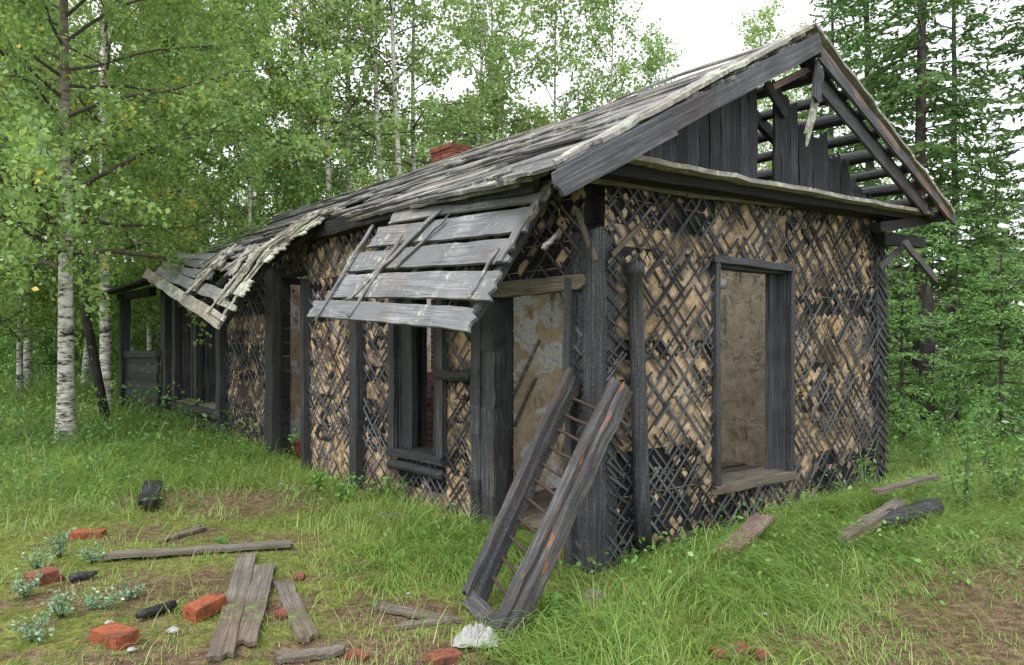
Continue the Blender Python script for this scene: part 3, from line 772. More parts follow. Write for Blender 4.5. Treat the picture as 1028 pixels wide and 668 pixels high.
# second thin layer of loose boards
for i in range(16):
    d = R.uniform(.1, 2.6); v = R.uniform(.3, 6); L = R.uniform(1.0, 2.6)
    if d+.15 > (2.215+eave_o(v+L))*sl: continue
    mb.plank(RL(d, v, .085), RL(d+R.uniform(-.12, .12), v+L, .09+R.uniform(0, .04)), R.uniform(.06, .13), .02, Ln, 3, 7, .08, .01, .015)
roof = mb.build('roof', M['roof'], house)
# verge boards lying on the left slope at the gable edge (mossy)
mb = MB(); mb.plank(RL(.0, VO+.04, .10), RL(2.95, VO+.04, .10), .15, .03, Ln, 4, 22, .03, .007, .014)
mb.plank(RL(.9, VO+.17, .115), RL(3.30, VO+.10, .10), .12, .024, Ln, 3, 18, .05, .008, .012)
mb.build('verge_board', M['verge'], house)
# eave strips left hanging along the burnt edge
mb = MB()
pts = [(544, 182), (500, 178), (455, 190), (400, 200), (345, 218)]
mb.plank(px_left(540, 176, .5), px_left(440, 197, .36), .13, .03, Ln, 3, 9, .05); mb.plank(px_left(445, 196, .34), px_left(330, 226, .05), .10, .03, Ln, 3, 9, .05)
mb.plank(px_left(520, 186, .42), px_left(415, 207, .3), .07, .025, Ln, 3, 9, .05)
mb.build('eave_board', M['roof'], house)
mb = MB(); mb.plank(px_left(535, 183, .34), px_left(425, 206, .24), .15, .06, -U, 3, 8, .05)
mb.plank(px_left(424, 206, .26), px_left(330, 232, .02), .1, .06, -U, 3, 6, .05); mb.build('eave_beam', M['char'], house)
# rafters
mb = MB()
for v in np.arange(-.30, 10.6, .82):
    mb.beam(RL(.02, v, -.06), RL(2.52, v, -.06), .06, .12, Ln, .008)
    mb.beam(HP(2.215, v, 4.18), HP(4.9, v, 4.18-.418*2.685), .06, .12, UP, .008)
mb.build('rafters', M['chardark'], house)
# right slope: bare battens with wide gaps, boards only near the ridge
Rn = (U*.418+UP).normalized(); Rd = (U-UP*.418).normalized()
mb = MB(); k = 0; d = .12
while d < 3.1:
    L0 = VO+.03; L1 = R.uniform(1.2, 2.2) if d > .3 else 10.6
    p = HP(2.215, L0, 4.25)+Rd*d; q = HP(2.215, L1, 4.25)+Rd*(d+R.uniform(-.04, .04))
    mb.tube([p+(q-p)*(i/9)+Rn*R.uniform(-.006, .006) for i in range(10)], R.uniform(.05, .068), 7, .08)
    d += .33
mb.build('roof_battens', M['char'], house)
mb = MB(); d = .04
while d < 3.15:
    w = R.uniform(.12, .17)
    p = HP(2.215, VO, 4.25)+Rd*(d+w/2)+Rn*.075
    if R.random() < (.9 if d < .2 else .05):
        L = R.uniform(3.0, 6) if d < .5 else R.uniform(1, 3); s0_ = 0.0 if d < .5 else R.uniform(3, 7)
        mb.plank(p+V*s0_, p+V*(s0_+L), w, .022, Rn, 3, 10, .06, .01, .012)
    d += w*1.03
mb.build('roof', M['roof'], house)
# barge boards on the gable edge
A = HP(2.215, VO-.02, 4.25)
mb = MB(); mb.plank(A-UP*.045-V*.015+U*.02, HP(-.78, VO-.035, 2.615), .15, .03, -V, 4, 12, .0, .004, .006, 0); mb.plank(HP(.22, VO-.07, 3.13), HP(-.84, VO-.07, 2.565), .16, .03, -V, 4, 5, .03, .004, .006)
mb.build('barge_board', M['barge'], house)
B0, B1 = px_gable(822, 52, .45), px_gable(958, 222, .45)
mb = MB(); mb.plank(B0+Rd*.0-UP*.02, B1, .10, .03, -V, 3, 12, .04, .005, .006); mb.build('barge_board', M['barge'], house)
mb = MB(); mb.plank(px_gable(822, 84, .36), px_gable(930, 212, .36), .13, .03, -V, 3, 10, .03, .005, .006); mb.build('barge_board', M['barge'], house)
mb = MB(); mb.plank(HP(2.18, VO+.03, 4.33), HP(5.12, VO+.03, 3.09), .14, .026, Rn, 4, 18, .05, .006, .012); mb.build('verge_board', M['verge'], house)
mb = MB(); mb.plank(HP(2.26, VO+.0, 4.20), HP(5.0, VO+.0, 3.05), .06, .03, -V, 2, 12, .02, .006, .01); mb.build('eave_lath', M['redplank'], house)
mb = MB(); mb.beam(px_gable(775, 88, .3), px_gable(822, 64, .3), .05, .04, -V); mb.build('gable_tie', M['redplank'], house)
# broken brace and beam ends under the right eave
mb = MB(); mb.plank(px_gable(884, 240, .1), px_gable(925, 244, .1), .12, .1, -V, 2, 4, .03); mb.plank(px_gable(880, 228, .2), px_gable(930, 222, .2), .1, .1, -V, 2, 4, .03); mb.build('eave_beam', M['chardark'], house)
mb = MB(); mb.plank(px_gable(907, 243, .25), px_gable(940, 282, .3), .07, .03, -V, 2, 4, .03); mb.build('brace', M['barge'], house)
mb = MB(); mb.plank(px_gable(883, 268, .12), px_gable(912, 243, .18), .06, .03, -V, 2, 4, .02); mb.build('brace', M['barge'], house)
# ---- sagging canopy over door and window
TR, TL, BR, BL = px_left(560, 180, .22), px_left(402, 208, .22), px_left(473, 333, .82), px_left(306, 319, .82)
cn = ((BL-BR).cross(TR-BR)).normalized()
if cn.dot(Vector((0, -1, .3))) < 0: cn = -cn
def CP(a, b, h=0.0):  # a 0 left .. 1 right ; b 0 top .. 1 bottom
    return (TL*(1-a)+TR*a)*(1-b)+(BL*(1-a)+BR*a)*b+cn*h
Lr = (BR-TR).length
mb = MB()
rows = [(.0, .16, .0, 1.0), (.185, .365, .0, .985), (.405, .575, -.03, .98), (.615, .815, .05, 1.0), (.85, 1.0, .0, .985)]
for i, (b0, b1, a0, a1) in enumerate(rows):
    bm = (b0+b1)/2; sk = R.uniform(-.012, .012)
    mb.plank(CP(a0, bm+sk, .0), CP(a1, bm-sk, .01), Lr*(b1-b0)*.93, .026, cn, 5, 16, .045, .004, .005, R.uniform(-.01, .02))
can = mb.build('canopy', M['canopy'], house)
for (x0, y0, x1, y1, w) in ((548, 186, 500, 262, .085), (500, 250, 470, 300, .03), (440, 212, 350, 300, .075), (450, 218, 398, 268, .03), (402, 240, 352, 315, .05), (556, 240, 545, 250, .05), (372, 230, 318, 318, .05),):
    def on(px, py):
        # ray-plane with the canopy
        d = Vector(((px-514)/F, 1, (HY-py)/F)); o = Vector((0, 0, CAMZ)); t = (TR+cn*.035-o).dot(cn)/d.dot(cn); return o+d*t
    mb = MB(); mb.plank(on(x0, y0), on(x1, y1), w*.8, .014, cn, 3, 8, .05, .006, .008); mb.build('cover_strip', M['canopy'], can)
mb = MB()
for a in (.08, .5, .95): mb = MB(); mb.beam(CP(a, -.02, -.045), CP(a, .99, -.045), .07, .06, cn, .006); mb.build('canopy_rafter', M['char'], can)
# ---- collapsed far part of the roof
Rc = [HP(-.0, 3.95, 3.10), px_left(322, 222, .12), px_left(270, 258, .45), px_left(222, 322, .9)]
Lc = [HP(.35, 9.4, 3.22), HP(.1, 9.7, 3.1), px_left(172, 258, .3), px_left(147, 276, .5)]
def cur(c, b):
    x = b*3; i = min(2, int(x)); f = x-i; return c[i]*(1-f)+c[i+1]*f
def LP(a, b): return cur(Rc, b)*(1-a)+cur(Lc, b)*a
def LN(a, b):
    n = (LP(min(1, a+.05), b)-LP(max(0, a-.05), b)).cross(LP(a, min(1, b+.05))-LP(a, max(0, b-.05))); n.normalize()
    return n if n.z > 0 else -n
mb = MB(); b = .05
while b < .97:
    w = R.uniform(.12, .17); n = LN(.5, b)
    a0 = R.uniform(-.02, .06); a1 = 1-R.uniform(0, .12)
    if R.random() < .3: a0 = R.uniform(.2, .4)
    mb.plank(LP(a0, b)+n*.03, LP(a1, b)+n*.03, w, .024, n, 4, 14, .08, .012, .012, -.05)
    b += .085
fr = mb.build('fallen_roof', M['canopy'], house)
mb = MB()   # bundle of pale torn strips along its right edge
for i in range(34):
    b0 = R.uniform(-.02, .62); b1 = min(1.03, b0+R.uniform(.22, .5)); a = R.uniform(-.03, .07)
    bm = (b0+b1)/2; n = LN(.1, min(1, bm)); h = R.uniform(.04, .11)
    p = [LP(a+R.uniform(-.008, .008), min(1, b0+(b1-b0)*k/4))+n*h for k in range(5)]
    for q0, q1 in zip(p[:-1], p[1:]): mb.plank(q0, q1, R.uniform(.03, .07), .014, n, 2, 2, .02, .006, .008)
for i in range(22):   # ragged plank ends sticking out at the edge
    b0 = R.uniform(.3, 1.0); n = LN(.05, b0); mb.plank(LP(-.045+R.uniform(-.02, .0), b0)+n*.045, LP(.10, b0)+n*.06, R.uniform(.05, .1), .018, n, 3, 4, .06, .008, .01)
for i in range(10):
    a = R.uniform(.12, .4); b0 = R.uniform(.55, .8); n = LN(a, b0); mb.plank(LP(a, b0)+n*.07, LP(a+R.uniform(-.1, .12), b0+.2)+n*.08, R.uniform(.06, .12), .018, n, 3, 5, .06, .01, .012)
mb.build('torn_strips', M['verge'], fr)
mb = MB(); n = LN(.5, 1); mb.plank(px_left(146, 274, .52), px_left(222, 324, .93), .16, .035, (n+Vector((-.2, -.9, .2))).normalized(), 4, 14, .03, .006, .01); mb.build('edge_board', M['verge'], fr)
mb = MB()
for a in (.0, .25, .5, .75, 1.0):
    mb = MB()
    for q in range(3): mb.beam(LP(a, q/3)-LN(a, q/3)*.05, LP(a, (q+1)/3)-LN(a, (q+1)/3 if q < 2 else .9)*.05, .07, .06, LN(a, .5), .006)
    mb.build('canopy_rafter', M['chardark'], fr)
# ---- open porch at the far end
pp = HP(-.3, 12.5, 0)
post([pp+UP*.2, pp+UP*2.6], .17, .17, -U, 'char', 'porch_post'); post([HP(3.6, 12.5, .2), HP(3.6, 12.5, 2.6)], .17, .17, -U, 'char', 'porch_post')
mb = MB(); mb.plank(HP(-.2, 10.5, 1.50), HP(-.3, 12.5, 1.50), .12, .12, UP, 2, 6, .02, .01); mb.build('porch_rail', M['char'], house)
mb = MB(); z = .2
while z < 1.42: mb.plank(HP(-.2, 10.5, z+.08), HP(-.3, 12.5, z+.08), .155, .05, -U, 3, 6, .02, .01, .008); z += .16
mb.build('porch_parapet', M['char'], house)
mb = MB()
for i in range(9): mb.plank(HP(-.75+i*.13, 9.6, 2.66+i*.045), HP(-.75+i*.13+R.uniform(-.1, .1), 13.0+R.uniform(-.4, .2), 2.60+i*.05), .12, .03, UP, 3, 6, .1, .012, .01)
mb.beam(HP(-.32, 10.4, 2.6), HP(-.32, 12.8, 2.62), .12, .14, UP); mb.build('porch_roof', M['chardark'], house)

# ---- bricks: chimney and stove
def brickwork(mb, c, S, T, ws, wt, z0, z1, rag=0.0, gap=.008):
    """solid stack of courses of separate bricks round a rectangular block"""
    z = z0; course = 0; bh, blen, bw = .065, .25, .12
    while z < z1:
        for side in range(4):
            ax, bx = (S, T) if side % 2 == 0 else (T, S)
            la, lb = (ws, wt) if side % 2 == 0 else (wt, ws)
            sg = 1 if side < 2 else -1
            x = -la/2-(.125 if course % 2 else 0)
            while x < la/2:
                x0 = max(x, -la/2); x1 = min(x+blen-gap, la/2)
                if x1-x0 > .04 and not (rag and z > z1-.15 and R.random() < rag):
                    mb.box(c+ax*((x0+x1)/2)+bx*(sg*(lb/2-bw/2+R.uniform(0, .004)))+UP*(z+bh/2), ax*((x1-x0)/2), bx*(bw/2), UP*(bh/2), .003)
                x += blen
        z += bh+gap; course += 1
ch = thing('brick_stove', 'sooty red brick stove whose chimney just clears the roof ridge', 'stove', HP(2.2, 5.1, .2))
mb = MB(); brickwork(mb, HP(1.45, 4.3, 0), U, V, 1.5, .8, .2, 1.25, .4); mb.build('stove_body', M['pinkbrick'], ch)
mb = MB(); brickwork(mb, HP(2.42, 5.15, 0), U, V, .5, .5, .2, 4.40, .0); mb.build('chimney', M['brickdull'], ch)
mb = MB(); mb.box(HP(2.42, 5.15, 4.44), U*.27, V*.26, UP*.03, .006); mb.build('chimney_cap', M['brickdull'], ch)
# the iron pot by the second doorway
mb = MB()
c = HP(.16, 5.36, .22); mb.tube([c+UP*z for z in (0, .02, .1, .2, .215)], [.04, .06, .07, .08, .085], 16)
tag(mb.build('bucket', M['red'], None), 'dark red enamel bucket in the second doorway of the long wall', 'bucket')

# ================================================================ loose things
def gobj(name, mb, mat, label, cat, group=None): return tag(mb.build(name, M[mat], None), label, cat, group)
# leaning frame
lf = thing('wooden_frame', 'long charred wooden frame with rusty cross bars leaning against the doorway corner', 'frame', px3(485, 620, 4.4))
bl_, br_ = px3(468, 598, 4.60), px3(500, 632, 4.24); tl_, tr_ = px3(571, 374, 5.50), px3(618, 383, 5.23)
nrm = (br_-bl_).cross(tl_-bl_).normalized(); nrm = nrm if nrm.y < 0 else -nrm
mb = MB(); mb.plank(bl_, tl_, .06, .045, nrm, 3, 12, .03, .006, .006); mb.build('side_rail', M['frame'], lf)
mb = MB(); o = (br_-bl_).normalized()*.07; mb.plank(bl_+o-nrm*.05, tl_+o*.8-nrm*.05, .05, .075, nrm, 3, 12, .05, .006, .006); mb.build('side_rail', M['char'], lf)
mb = MB(); mb.plank(br_, tr_, .085, .045, nrm, 3, 12, .03, .006, .006); mb.build('side_rail', M['frame'], lf)
mb = MB(); o2 = (br_-bl_).normalized()*.085; mb.plank(br_+o2-nrm*.045, tr_+o2-nrm*.045, .05, .09, nrm, 3, 12, .03, .006, .006); mb.build('side_rail', M['frame'], lf)
mb = MB(); mb.plank(bl_-nrm*.03, br_-nrm*.03, .10, .04, nrm, 3, 5, .02); mb.build('bottom_rail', M['frame'], lf)
for i in range(11):
    f = .12+i*.078; mb = MB(); a = bl_+(tl_-bl_)*f-nrm*.05; b = br_+(tr_-br_)*(f-.03)-nrm*.05
    mb.tube([a, a*.6+b*.4-nrm*.012+UP*R.uniform(-.01, .01), a*.25+b*.75-nrm*.008, b], [.014, .011, .012, .015], 6, .1); mb.build('cross_bar', M['iron'], lf)
# planks on the ground
def gplank(px0, py0, px1, py1, w, label, mat='plank', t=.025, dz=.018, name='plank', rag=.03, group='boards lying on the ground', dz1=None):
    a = gp(px0, py0, dz); b = gp(px1, py1, dz if dz1 is None else dz1); mb = MB()
    mb.plank(a, b, w, t, UP, 4, 12, rag, .004, .006); return gobj(name, mb, mat, label, 'plank', group)
gplank(104, 563, 292, 551, .13, 'long grey plank lying crosswise at the top of the other two boards', 'plank', dz=.035)
gplank(248, 561, 221, 664, .125, 'narrow grey board below the long crosswise plank, left of the pair', dz=.022)
gplank(266, 570, 243, 650, .15, 'shorter brown board lying tight beside the narrow grey one', dz=.022)
gplank(283, 588, 310, 646, .115, 'weathered short board angled away right of the pair', dz=.02)
gplank(154, 493, 148, 516, .16, 'dark short board end poking from the tall grass on the left', 'char', .045, .09)
gplank(162, 545, 202, 533, .08, 'short brown stick-like slat in the moss above the long plank', dz=.02, rag=.05)
gplank(280, 664, 342, 657, .10, 'pale board fragment at the bottom edge below the angled board', dz=.018)
gplank(378, 610, 455, 626, .09, 'tan half buried board left of the leaning frame', 'plank', .02, .012, rag=.06)
gplank(398, 632, 452, 624, .07, 'thin splinter board just below the tan half buried one', 'plank', .018, .012, rag=.06)
gplank(384, 519, 440, 530, .10, 'pale board on the crumbled clay below the first window', 'plank', .025, .03)
gplank(730, 566, 768, 537, .15, 'reddish brown short board propped on the grass bank under the gable window', 'redplank', .03, .08, dz1=.14)
gplank(845, 556, 905, 524, .11, 'mossy rotten board end lying right of the gable window', 'plank', .07, .10, dz1=.15, rag=.08)
gplank(878, 527, 938, 508, .07, 'thin grey strip on top of the rotten log at the right corner', 'plank', .03, .27, rag=.05)
mb = MB(); a, b = gp(885, 540, .12), gp(938, 524, .12); mb.tube([a+(b-a)*(i/6)+UP*R.uniform(-.01, .01) for i in range(7)], [.05, .075, .08, .085, .085, .09, .085], 10, .1)
gobj('log', mb, 'char', 'short dark rotten log half hidden in grass right of the house', 'log')
mb = MB(); a, b = gp(138, 625, .035), gp(175, 612, .035); mb.tube([a+(b-a)*(i/5)+UP*R.uniform(-.004, .004) for i in range(6)], [.02, .028, .03, .03, .028, .024], 9, .1)
gobj('charred_stick', mb, 'char', 'short thick charred stick lying between the two lower bricks', 'stick')
mb = MB(); a, b = gp(66, 587, .03), gp(98, 580, .04); mb.tube([a+(b-a)*(i/5)+UP*R.uniform(-.01, .01) for i in range(6)], [.01, .026, .03, .026, .02, .01], 7, .2)
gobj('charred_stick', mb, 'deadtwig' if 0 else 'char', 'jagged black charcoal lump right of the dull broken brick', 'charcoal')
# bricks
def brick(px, py, ang, label, mat='brick', s=(.25, .12, .065), tilt=0.0, chip=False, dz=.0):
    p = gp(px, py); a = math.radians(ang); ax = Vector((math.cos(a), math.sin(a), tilt)).normalized(); ay = Vector((-math.sin(a), math.cos(a), .05)).normalized(); az = ax.cross(ay)
    import bmesh
    bm = bmesh.new(); bmesh.ops.create_cube(bm, size=1); bmesh.ops.bevel(bm, geom=bm.edges[:], offset=.035, segments=2, affect='EDGES')
    bmesh.ops.subdivide_edges(bm, edges=bm.edges[:], cuts=2, use_grid_fill=True)
    for v in bm.verts:
        q = v.co.copy(); nn = mnoise.noise(q*4+Vector((px, py, 0)))*.03
        if chip and q.x > .2 and q.z > 0: q.x -= .25*abs(mnoise.noise(q*3+Vector((px, 0, 0))))+.1
        q = q*(1+nn); v.co = ax*q.x*s[0]+ay*q.y*s[1]+az*q.z*s[2]
    me = bpy.data.meshes.new('brick'); bm.to_mesh(me); bm.free(); me.materials.append(M[mat])
    o = link(bpy.data.objects.new('brick', me), None, p+UP*(s[2]/2+dz)); tag(o, label, 'brick', 'loose bricks scattered on the ground')
brick(115, 645, -28, 'bright orange red brick lying flat nearest the bottom edge on the left', dz=.0, s=(.24, .13, .07))
brick(206, 618, 62, 'orange brick beside the narrow grey board, tilted up', tilt=.12, dz=.01, s=(.22, .12, .08))
brick(45, 585, 55, 'dull dark red broken brick among the silvery weeds', 'brickdull', chip=True, tilt=.1, s=(.2, .13, .08))
brick(88, 540, 8, 'small red brick at the edge of the tall grass above the long plank', s=(.25, .12, .065), dz=-.01)
brick(446, 664, 30, 'dark brick half sunk at the bottom edge left of the white rag', 'brickdull', dz=-.02, s=(.16, .1, .06))
for i, (x, y) in enumerate(((283, 620), (300, 582), (358, 662), (745, 655), (722, 660), (766, 662))):
    brick(x, y, R.uniform(0, 180), ['small brown brick fragment between the two boards', 'thin red brick chip at the top of the angled board', 'reddish brick chip right of the pale board fragment', 'grey red brick lump in the rubble at the bottom right', 'flat brick piece left in the bottom right rubble', 'small brick piece right in the bottom right rubble'][i], 'brickdull', (.11, .07, .035), .2, True)
# stones and plaster bits
def lump(px, py, s, label, mat='stone', cat='stone', name='stone', dz=0.0, group=None, flat=.6):
    import bmesh
    p = gp(px, py); bm = bmesh.new(); bmesh.ops.create_icosphere(bm, subdivisions=3, radius=1)
    sx, sy = R.uniform(.8, 1.3), R.uniform(.8, 1.2)
    for v in bm.verts:
        q = v.co; k = 1+.35*mnoise.noise(q*1.3+Vector((px, py, 1)))+.15*mnoise.noise(q*4+Vector((px, py, 1)))
        v.co = Vector((q.x*s*sx*k, q.y*s*sy*k, q.z*s*flat*k))
    me = bpy.data.meshes.new(name); bm.to_mesh(me); bm.free(); me.materials.append(M[mat])
    tag(link(bpy.data.objects.new(name, me), None, p+UP*(s*flat*.4+dz)), label, cat, group)
lump(598, 603, .075, 'brown grey stone lying in the grass under the corner post'); lump(742, 655, .06, 'dull rubble stone in the bare spot at the bottom right', dz=-.02)
lump(430, 521, .22, 'heap of crumbled tan clay at the wall foot below the first window', 'sand', 'clay heap', 'clay_heap', -.06, flat=.3)
for i, (x, y, s) in enumerate(((75, 533, .02), (132, 655, .018), (174, 636, .028), (110, 628, .022), (410, 598, .014), (768, 619, .016), (755, 541, .015), (882, 617, .014))):
    lump(x, y, s, ['tiny pale plaster crumb left of the small red brick', 'white plaster crumb just right of the bottom orange brick', 'white plaster crumb under the charred stick', 'pale plaster crumb above the bottom orange brick', 'pale plaster crumb in the moss left of the frame', 'pale crumb on the grass at lower right', 'white crumb by the reddish board', 'pale crumb on the bare path at lower right'][i], 'rag', 'plaster crumb', 'plaster_crumb', .01, 'white plaster crumbs on the ground')
# crumpled rag
def rag():
    import bmesh
    p = gp(478, 648); bm = bmesh.new(); bmesh.ops.create_grid(bm, x_segments=30, y_segments=22, size=1)
    for v in bm.verts:
        q = v.co.copy(); r = min(1, math.hypot(q.x, q.y)); a = math.atan2(q.y, q.x); k = 1+.22*mnoise.noise(Vector((math.cos(a)*1.8, math.sin(a)*1.8, 2)))
        fold = 1-abs(mnoise.noise(Vector((q.x*1.7+2, q.y*2.6, 5)))*2); f2 = 1-abs(mnoise.noise(Vector((q.x*4+2, q.y*5, 1)))*2)
        v.co = Vector((q.x*.12*k, q.y*.065*k, .012+(.085*max(0, fold)**2+.035*f2)*(1-r**3*.85)))
    bmesh.ops.solidify(bm, geom=bm.faces[:], thickness=.003)
    for f in bm.faces: f.smooth = True
    me = bpy.data.meshes.new('rag'); bm.to_mesh(me); bm.free(); me.materials.append(M['rag'])
    tag(link(bpy.data.objects.new('rag', me), None, p), 'crumpled white rag at the foot of the leaning frame', 'rag')
rag()

# ---------------------------------------------------------------- plants
def herb(px, py, h, label, mat='weed', nst=5, lsz=.05, spread=.12, cat='plant', name='weed_plant', nl=14, group=None, wp=None):
    p = gp(px, py) if wp is None else wp
    root = thing(name, label, cat, p, group); mb = MB(); pts = []
    for i in range(nst):
        a = R.uniform(0, 6.28); s = R.uniform(.2, 1)*spread; hh = h*R.uniform(.6, 1.05)
        path = [p+Vector((math.cos(a)*s*(.15+.85*t), math.sin(a)*s*(.15+.85*t), hh*t)) for t in (0, .33, .66, 1)]
        mb.tube(path, [.004+h*.004, .003+h*.003, .0025+h*.002, .001], 5, 0)
        for k in range(nl):
            t = R.uniform(.18, 1.02); i0 = min(2, int(t*3)); f = t*3-i0; q = path[i0].lerp(path[i0+1], min(1, f)); pts.append(q+Vector((R.gauss(0, lsz*.7), R.gauss(0, lsz*.7), R.gauss(0, lsz*.3))))
    mb.build('stem', M['under'] if h < .75 else M['sill'], root, p)
    me = leaf_quads(np.array([list(q-p) for q in pts]), lsz, M[mat], 'leaves', .35, .6)
    link(bpy.data.objects.new('leaves', me), root, p)
for i, (x, y, h) in enumerate(((60, 560, .26), (38, 572, .24), (95, 565, .2), (62, 620, .22), (100, 612, .14), (25, 600, .26), (130, 600, .12), (35, 645, .2))):
    herb(x, y, h*.7, ['silvery green weed above the dull broken brick', 'bushy silvery weed at the far left above the brick', 'silvery weed left of the long crosswise plank', 'bluish leafy weed below the dull broken brick', 'small bluish weed above the bottom orange brick', 'silvery weed cut by the left edge of the picture', 'tiny silvery sprig left of the charred stick', 'low bluish weed in the bottom left corner'][i], 'blueweed', 7, .024, .13, nl=30, group='silvery weeds in the lower left')
for i, (x, y, h) in enumerate(((222, 548, .07), (395, 505, .3), (345, 505, .25), (320, 495, .25), (298, 462, .42), (172, 556, .06), (560, 625, .2), (250, 465, .3))):
    herb(x, y, h, ['small bright weed above the long crosswise plank', 'leafy weed clump below the canopy corner of the long wall', 'bright leafy weed at the wall foot left of the clay heap', 'leafy weed at the foot of the lath wall near the second doorway', 'light green weed growing up in the second doorway', 'little green sprig touching the long crosswise plank', 'leafy weed beside the foot of the leaning frame', 'leafy weed by the wall left of the second doorway'][i], 'weed', 7, .042 if h > .1 else .022, .16 if h > .1 else .05, nl=18, group='green weeds along the wall')
herb(848, 500, .55, 'small birch sapling with broad leaves against the gable wall right of the window', 'birchleaf', 4, .055, .2, 'sapling', 'sapling', 14, wp=HP(3.55, -.25, gz(HP(3.55, -.25, 0).x, HP(3.55, -.25, 0).y)))
for i, (x, y, h) in enumerate(((968, 522, 1.0), (1010, 505, .8), (925, 470, .8), (990, 470, 1.2))):
    herb(x, y, h, ['thin brown stemmed sapling in the grass at right', 'slender sapling at the right edge of the clearing', 'leafy sapling just behind the right corner of the house', 'taller sapling behind the brown stemmed one at right'][i], 'weed', 4, .05, .2, 'sapling', 'sapling', 75, group='saplings in the clearing')

# ================================================================ trees
def tree_arrays(): return {'V': [], 'Q': [], 'n': 0}
def np_tube(acc, pts, rad, n=5):
    pts = np.asarray(pts, float); m = len(pts); d = np.gradient(pts, axis=0); d /= np.linalg.norm(d, axis=1)[:, None]+1e-9
    ref = np.array([0, 0, 1.]) if abs(d[0, 2]) < .8 else np.array([1., 0, 0])
    a = np.cross(d, ref); a /= np.linalg.norm(a, axis=1)[:, None]+1e-9; b = np.cross(d, a)
    an = np.arange(n)*2*np.pi/n
    P = pts[:, None, :]+(a[:, None, :]*np.cos(an)[None, :, None]+b[:, None, :]*np.sin(an)[None, :, None])*np.asarray(rad)[:, None, None]
    k = acc['n']; acc['V'].append(P.reshape(-1, 3))
    i, j = np.meshgrid(np.arange(m-1), np.arange(n), indexing='ij'); j2 = (j+1) % n
    q = np.stack([k+i*n+j, k+i*n+j2, k+(i+1)*n+j2, k+(i+1)*n+j], -1).reshape(-1, 4)
    acc['Q'].append(q); acc['n'] += m*n
M['limb'] = mat_plain('dark_birch_limb', (.085, .07, .058), .85, .2, .5, 14)
def birch_meshes(seed, H, r, c0, spread, nlimb, ntwig, nleaf, lsz, leafmat, lean=(0, 0), bark='birchbark2', sides=7, fork=False, droop=.35):
    g = np.random.default_rng(seed); acc = tree_arrays(); L = []
    def path(p, d, Lg, m, bend, wig):
        pts = [np.array(p, float)]; d = np.array(d, float)/np.linalg.norm(d)
        for i in range(m):
            d = d+g.normal(0, wig, 3)+np.array([0, 0, 1.15*bend/m]); d /= np.linalg.norm(d); pts.append(pts[-1]+d*Lg/m)
        return np.array(pts)
    t = np.linspace(0, 1, 16); w = g.normal(0, 1, 4)*.012*H
    tr = np.stack([lean[0]*H*t+w[0]*np.sin(t*3+w[1]*9)*t, lean[1]*H*t+w[2]*np.sin(t*4+w[3]*9)*t, H*t-.15], 1)
    np_tube(acc, tr, r*(1-.93*t**.9)*(1+.35*np.exp(-t*30)), sides+3)
    def tp(f):
        x = f*15; i = min(14, int(x)); return tr[i]*(1-(x-i))+tr[i+1]*(x-i)
    for i in range(nlimb):
        f = (c0+(H*.97-c0)*((i+g.uniform(0, 1))/nlimb))/H; az = i*2.4+g.normal(0, .5); rel = (f*H-c0)/(H-c0)
        Lg = spread*(1-rel)**.65*g.uniform(.65, 1.1)+.35; el = .35+.75*rel+g.normal(0, .15)
        b = path(tp(f), (math.cos(az)*math.cos(el), math.sin(az)*math.cos(el), math.sin(el)), Lg, 7, -droop, .10)
        rb = r*(1-.9*f)*.42; np_tube(acc, b, rb*(1-.85*np.linspace(0, 1, 8)), 5)
        for j in range(ntwig):
            ft = .22+.78*(j+g.uniform(0, 1))/ntwig; x = ft*7; ii = min(6, int(x)); bp = b[ii]*(1-(x-ii))+b[ii+1]*(x-ii)
            dd = b[min(7, ii+1)]-b[ii]; dd /= np.linalg.norm(dd); dd = dd*.7+g.normal(0, .65, 3)
            tl = Lg*g.uniform(.16, .42)*(1.15-.5*ft)+.15
            q = path(bp, dd, tl, 4, -droop*1.3, .18); np_tube(acc, q, rb*.25*(1-.8*np.linspace(0, 1, 5))+.0015, 3)
            k = max(3, int(nleaf*tl*g.uniform(.5, 1.4)))
            s = g.uniform(.1, 1.1, k)*4; si = np.clip(s.astype(int), 0, 3); sf = (s-si)[:, None]
            L.append(q[si]*(1-sf)+q[si+1]*sf+g.normal(0, .045+lsz*.45, (k, 3)))
    tm = np_mesh('trunk', np.concatenate(acc['V']), np.concatenate(acc['Q']), M[bark], True)
    tm.materials.append(M['limb']); mi = np.ones(len(tm.polygons), np.int32); mi[:len(acc['Q'][0])] = 0; tm.polygons.foreach_set('material_index', mi)
    lm = leaf_quads(np.concatenate(L), lsz, leafmat, 'crown', .15, .75)
    return tm, lm
